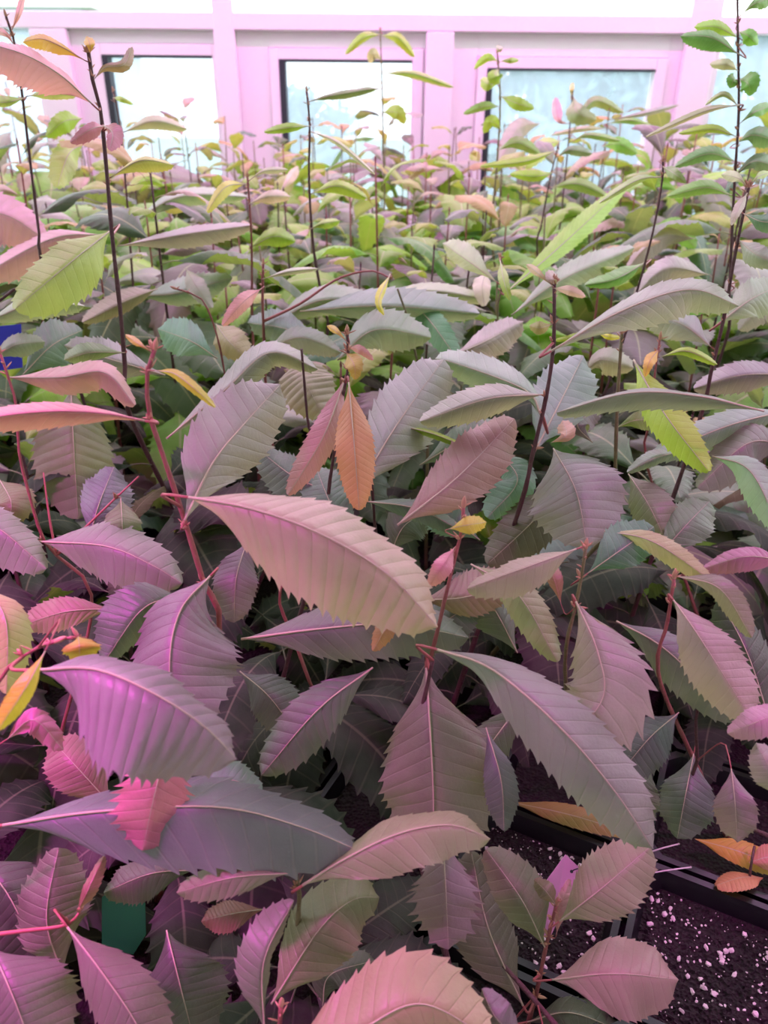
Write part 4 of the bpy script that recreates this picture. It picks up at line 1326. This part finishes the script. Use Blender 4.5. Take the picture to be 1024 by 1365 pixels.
# ------------------------------------------------------------------ seedlings of the rows behind and beneath
def far_seedling(pos, H, rnd, tall, low, zone):
    group, label = zone
    T = thing('chestnut_seedling', label, 'plant', pos, 0, group)
    put_pot(T)
    bm = bmesh.new()
    bend = Vector((rnd.uniform(-0.03, 0.03), rnd.uniform(-0.03, 0.03), 0))
    pts = [Vector((0, 0, PH - 0.022)), bend * 0.4 + Vector((0, 0, H * 0.5)), bend + Vector((0, 0, H))]
    cs = catmull(pts, 8)
    tube_bm(bm, cs, [0.0032 * (1 - 0.065 * i) for i in range(9)], 6)
    spindle(bm, cs[-1], cs[-1] + Vector((0, 0, 0.012)), 0.002, 5, 4)
    obj('stem', bm, rnd.choice((M_STEM, M_STEMR, M_STEMG)), T)
    nl = rnd.randint(6, 9) if low else rnd.randint(10, 12)
    if tall:
        nl += 3
    az = rnd.uniform(0, 6.28)
    for i in range(nl):
        t_ = i / (nl - 1)
        hz = 0.22 * H + 0.76 * H * t_ if not tall else H * (0.30 + 0.68 * t_)
        f = hz / H * 8
        p_ = cs[min(7, int(f))].lerp(cs[min(7, int(f)) + 1], f - int(f) if f < 8 else 1)
        az += 2.4 + rnd.uniform(-0.4, 0.4)
        up = t_ > 0.80
        sc = (rnd.uniform(0.9, 1.2) * (1.0 + 0.25 * min(1, max(0, pos.y - 1.0))) if not up else rnd.uniform(0.4, 0.75)) * (0.9 if tall else 1.0)
        if low:
            sc *= 0.95
        pitch = rnd.uniform(-0.25, 0.35) if not up else rnd.uniform(-0.9, -0.1)
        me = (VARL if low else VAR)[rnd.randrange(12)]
        o = obj('leaf', me, None, T)
        o.matrix_basis = Matrix.Translation(p_ + Vector((math.cos(az), math.sin(az), 0)) * 0.022 * sc) @ Matrix.Rotation(az, 4, 'Z') @ Matrix.Rotation(pitch, 4, 'Y') @ Matrix.Rotation(rnd.uniform(-0.4, 0.4), 4, 'X') @ Matrix.Diagonal((sc, sc * rnd.uniform(0.85, 1.1), sc, 1))
        far = min(1, max(0, (pos.y - 0.8) / 1.2))
        r_ = rnd.random()
        if up and r_ < 0.6:
            c = rnd.choice(((0.38, 0.52, 0.10), (0.46, 0.50, 0.12), (0.60, 0.40, 0.20), (0.58, 0.40, 0.36)))
        elif r_ < 0.6 * far:
            c = rnd.choice(((0.34, 0.62, 0.06), (0.28, 0.56, 0.08), (0.42, 0.62, 0.12), (0.18, 0.42, 0.10)))
        elif r_ < 0.75:
            c = rnd.choice(((0.15, 0.23, 0.13), (0.21, 0.28, 0.20), (0.13, 0.24, 0.17), (0.09, 0.14, 0.09)))
        else:
            c = rnd.choice(((0.36, 0.34, 0.35), (0.46, 0.43, 0.42), (0.28, 0.20, 0.23)))
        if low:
            c = tuple(q * 0.18 for q in c)  # leaf colour dimmed to paint in the shade under the canopy
        j = rnd.uniform(0.85, 1.15)
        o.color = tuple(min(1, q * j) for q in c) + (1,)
    return T


ZONES = {
    'low': ('low seedlings beneath the front leaves', 'low dark leaved chestnut seedling half hidden beneath the front leaves'),
    'mid': ('seedlings of the middle rows', 'leafy chestnut seedling crowded in the middle rows of the bench'),
    'far': ('seedlings of the hazy back rows', 'green leaved chestnut seedling in the hazy back rows below the windows'),
    'tall': ('tall seedlings of the back rows', 'tall chestnut seedling rising above the back rows in front of the windows'),
}
rnd = random.Random(11)
SKIP = {(0, 0), (1, 0), (1, -1), (0, -1), (-1, 0), (-1, 1), (-1, -1), (0, 1), (1, 1)}
nfar = 0
GEN = []
for i in range(-26, 27):
    for j in range(-26, 27):
        c = (i, j)
        p_ = cell_pos(c)
        if p_.y < 0.17 or p_.y > 2.95 or abs(p_.x) > 0.50 + 0.62 * p_.y or abs(p_.x) > 2.8:
            continue
        if c in USED:
            continue
        if c in SKIP:
            if p_.y < 0.6:
                T = thing('nursery_pot', 'square black pot of soil under the front leaves beside the perlite strewn one', 'pot', p_, 0, 'soil pots under the front leaves')
                put_pot(T)
            continue
        y = p_.y
        tall = False
        low = y < 0.85
        if low:
            H = rnd.uniform(0.20, 0.25) + max(0, (y - 0.33)) * 0.42
        elif y < 1.2:
            H = rnd.uniform(0.36, 0.44)
        else:
            H = rnd.uniform(0.46, 0.55) + (y - 1.2) * 0.11
            tall = rnd.random() < 0.06
            if tall:
                H += rnd.uniform(0.06, 0.16)
        zone = 'low' if low else ('tall' if tall else ('mid' if y < 1.6 else 'far'))
        GEN.append((far_seedling(p_, H, rnd, tall, low, ZONES[zone]), zone, H))
        nfar += 1

# every seedling of the rows that can be told apart says which hand-placed neighbour it stands by
SHORT = {'a': 'the tall dark stem at upper left', 'c': 'the red curved seedling', 'd': 'the straight dark red stem', 'e': 'the right dark stem with lavender leaf', 'f': 'the tallest right edge seedling',
         'g': 'the slender stem before the second window', 'h': 'the lime rosette before the third window', 'i': 'the two leaved tip before the second window', 'j': 'the arching pink branch', 'k': 'the hanging orange leaf',
         'n': 'the distant stem with yellow leaf', 'o': 'the lime leaf hanging at right', 'x': 'the lavender arching leaf at right', 'ac': 'the long rising lime leaf', 'ai': 'the broad grey green middle leaves',
         'ah': 'the teal leaves at left', 'b': 'the thin far left stem', 'v': 'the thin stem before the first window', 'w': 'the stem before the right mullion', 'am': 'the hanging pink leaf at third window',
         'an': 'the thin stem by the right window', 'l': 'the round yellow leaf', 'r': 'the pink tag seedling', 's': 'the bottom bud seedling', 'ab': 'the wide dark horizontal leaf', 'y': 'the largest lavender leaf', 'ag': 'the dark hanging right leaves',
         'aa': 'the rosy folded leaf', 'u': 'the bottom left mauve leaves', 'ae': 'the teal right edge leaves', 'al': 'the pink leaves at far left', 'm': 'the curled grey green leaf', 'q': 'the pale serrated right leaf', 'z': 'the biggest pink leaf'}


def scr(p_):
    v = CR.inverted() @ (p_ - C0)
    return 512 + F * v.x / -v.z, 682.5 - F * v.y / -v.z


heroes = [(k, scr(stem_world(PLANTS[k])[0]), depth_of(stem_world(PLANTS[k])[0])) for k in SHORT]
taken = set()
WORD = {'low': 'low dark', 'mid': 'leafy', 'far': 'hazy green', 'tall': 'tall'}
for T, zone, H in GEN:
    if zone == 'far' and T.location.y > 2.1:
        x = T.location.x
        k = 'left of the first window' if x < x_m0[1] else 'below the first window' if x < x_m1[0] else 'below the second window' if x < x_m2[0] else 'below the third window' if x < x_m3[0] else 'below the right window'
        T['label'] = 'green chestnut seedling crowded in the hazy last rows ' + k
        T['group'] = 'hazy seedlings ' + k
        continue
    tp = T.location + Vector((0, 0, H))
    sx, sy = scr(tp)
    dd = depth_of(tp)
    done = False
    for k, (hx, hy), hd in sorted(heroes, key=lambda q: math.hypot(q[1][0] - sx, q[1][1] - sy) + 250 * abs(q[2] - dd)):
        for rel in ((['behind'] if dd > hd else ['in front of']) + (['left of'] if sx < hx else ['right of']) + ['behind and to the left of' if dd > hd and sx < hx else 'behind and to the right of' if dd > hd else 'ahead and to the left of' if sx < hx else 'ahead and to the right of']):
            lab = '%s seedling %s %s' % (WORD[zone], rel, SHORT[k])
            if lab not in taken and len(lab.split()) <= 16:
                taken.add(lab)
                T['label'] = lab
                done = True
                break
        if done:
            break
print('generic seedlings', nfar)

# ------------------------------------------------------------------ tags, fallen leaves, wires
a_, b_, c_ = at(728, 1242, 0.665), at(748, 1141, 0.60), at(772, 1160, 0.60)


def plate(name, pts, th, m, lab, cat, rim=0.0):
    n_ = (pts[1] - pts[0]).cross(pts[2] - pts[0]).normalized()
    bm = bmesh.new()
    A = [bm.verts.new(p_ - n_ * th / 2) for p_ in pts]
    B = [bm.verts.new(p_ + n_ * th / 2) for p_ in pts]
    k = len(pts)
    bm.faces.new(A[::-1])
    bm.faces.new(B)
    for i in range(k):
        bm.faces.new((A[i], A[(i + 1) % k], B[(i + 1) % k], B[i]))
    bmesh.ops.recalc_face_normals(bm, faces=bm.faces[:])
    o = obj(name, bm, m)
    tag(o, lab, cat)
    return o


dt = 0.615
tagp = [at(724, 1180, dt), at(754, 1139, dt), at(776, 1160, dt), at(733, 1250, dt * 1.03), at(712, 1245, dt * 1.03)]
TG = thing('plant_tag', 'pink plastic plant tag leaning in the pot with a punched hole', 'tag', (0, 0, 0))
o = plate('tag_blade', tagp, 0.0008, M_TAG, 'x', 'x')
del o['label'], o['category']
o.parent = TG
bm = bmesh.new()
h = at(762, 1162, dt - 0.002)
tube_bm(bm, [h + Vector((0, 0, 0.0005)), h - ray(762, 1162).normalized() * 0.0010], 0.0013, 10)
obj('tag_hole', bm, M_GASK, TG)
bm = bmesh.new()
tube_bm(bm, catmull([h, at(770, 1158, dt - 0.006), at(784, 1163, dt)], 6), 0.0005, 5)
obj('wire_tie', bm, M_GASK, TG)


def ring_strip(p0, p1, wd, m, name, lab, cat, bow, col, zt):
    """A narrow fallen leaf lying between two points."""
    N = 12
    mid = (p0 + p1) / 2 + Vector((0, 0, bow))
    cur = catmull([p0, mid, p1], N)
    T0 = (p1 - p0).normalized()
    sd = Vector((0, 0, 1)).cross(T0).normalized()
    sd = (sd + Vector((0, 0, zt))).normalized()

    def cl(u):
        t_ = min(max(u, 0), 1) * N
        i = min(int(t_), N - 1)
        return cur[i].lerp(cur[i + 1], t_ - i)
    bm = leaf_bm(cl, lambda u: sd, lambda u: -sd, lambda u: T0.cross(sd), wd, wd, nT=12, seg=4, tooth=0.04, puck=0.03, dome=0.2)
    o = obj(name, bm, M_LEAFM, None, col)
    tag(o, lab, cat)
    return o


zr = 0.137
def onz(x, y, z):
    r = ray(x, y)
    return C0 + r * ((z - CAMZ) / r.z)


ring_strip(onz(676, 1068, zr + .004), onz(845, 1112, zr + .004), 0.011, None, 'fallen_leaf', 'long yellow olive fallen leaf lying on the pot rim under the lavender leaf', 'leaf', 0.004, (0.42, 0.32, 0.06), 0.5)
ring_strip(onz(926, 1118, zr + .004), onz(1050, 1162, zr + .004), 0.012, None, 'fallen_leaf', 'yellow fallen leaf lying across the pot rim at the right edge', 'leaf', 0.004, (0.75, 0.47, 0.05), 0.5)
ring_strip(onz(1018, 1170, zr), onz(955, 1180, zr), 0.014, None, 'fallen_leaf', 'small orange fallen leaf with pink tint above the perlite', 'leaf', 0.006, (0.72, 0.36, 0.15), 0.4)
ring_strip(onz(998, 1150, zr + .01), onz(1050, 1146, zr + .01), 0.012, None, 'fallen_leaf', 'curled orange pink fallen leaf on top of the yellow one at the right edge', 'leaf', 0.006, (0.72, 0.30, 0.20), 0.4)
bm = bmesh.new()
tube_bm(bm, catmull([onz(1006, 1128, zr + .02), onz(1002, 1150, zr + .016), onz(999, 1172, zr)], 8), 0.0012, 6)
tag(obj('dry_twig', bm, M_STEM), 'short dark twig between the orange fallen leaves', 'twig')
for i, (p0, p1, lab) in enumerate((((866, 1136), (905, 1125), 'upper pale wire pin beside the round olive leaf'), ((862, 1165), (921, 1156), 'lower longer pale wire pin beside the round olive leaf'))):
    bm = bmesh.new()
    a0, a1 = at(p0[0], p0[1], 0.62), at(p1[0], p1[1], 0.615)
    tube_bm(bm, [a0, a0.lerp(a1, 0.5) + Vector((0, 0, 0.0006)), a1], 0.0006, 6)
    r = bmesh.ops.create_icosphere(bm, subdivisions=1, radius=0.0009, matrix=Matrix.Translation(a1))
    tag(obj('wire_pin', bm, M_WIRE), lab, 'wire')
bm = bmesh.new()
plate('green_tag', [at(136, 1196, .60), at(150, 1186, .60), at(193, 1190, .60), at(195, 1245, .60), at(178, 1272, .60), at(136, 1262, .60)], 0.001, M_GREENT, 'dark green plastic tag upright between the dark lower left leaves', 'tag')
bm.free()
plate('blue_tag', [at(-14, 436, 1.0), at(28, 432, 1.0), at(30, 490, 1.02), at(-14, 496, 1.02)], 0.0015, M_BLUE, 'bright blue plastic tag behind the leaves at the left edge', 'tag')
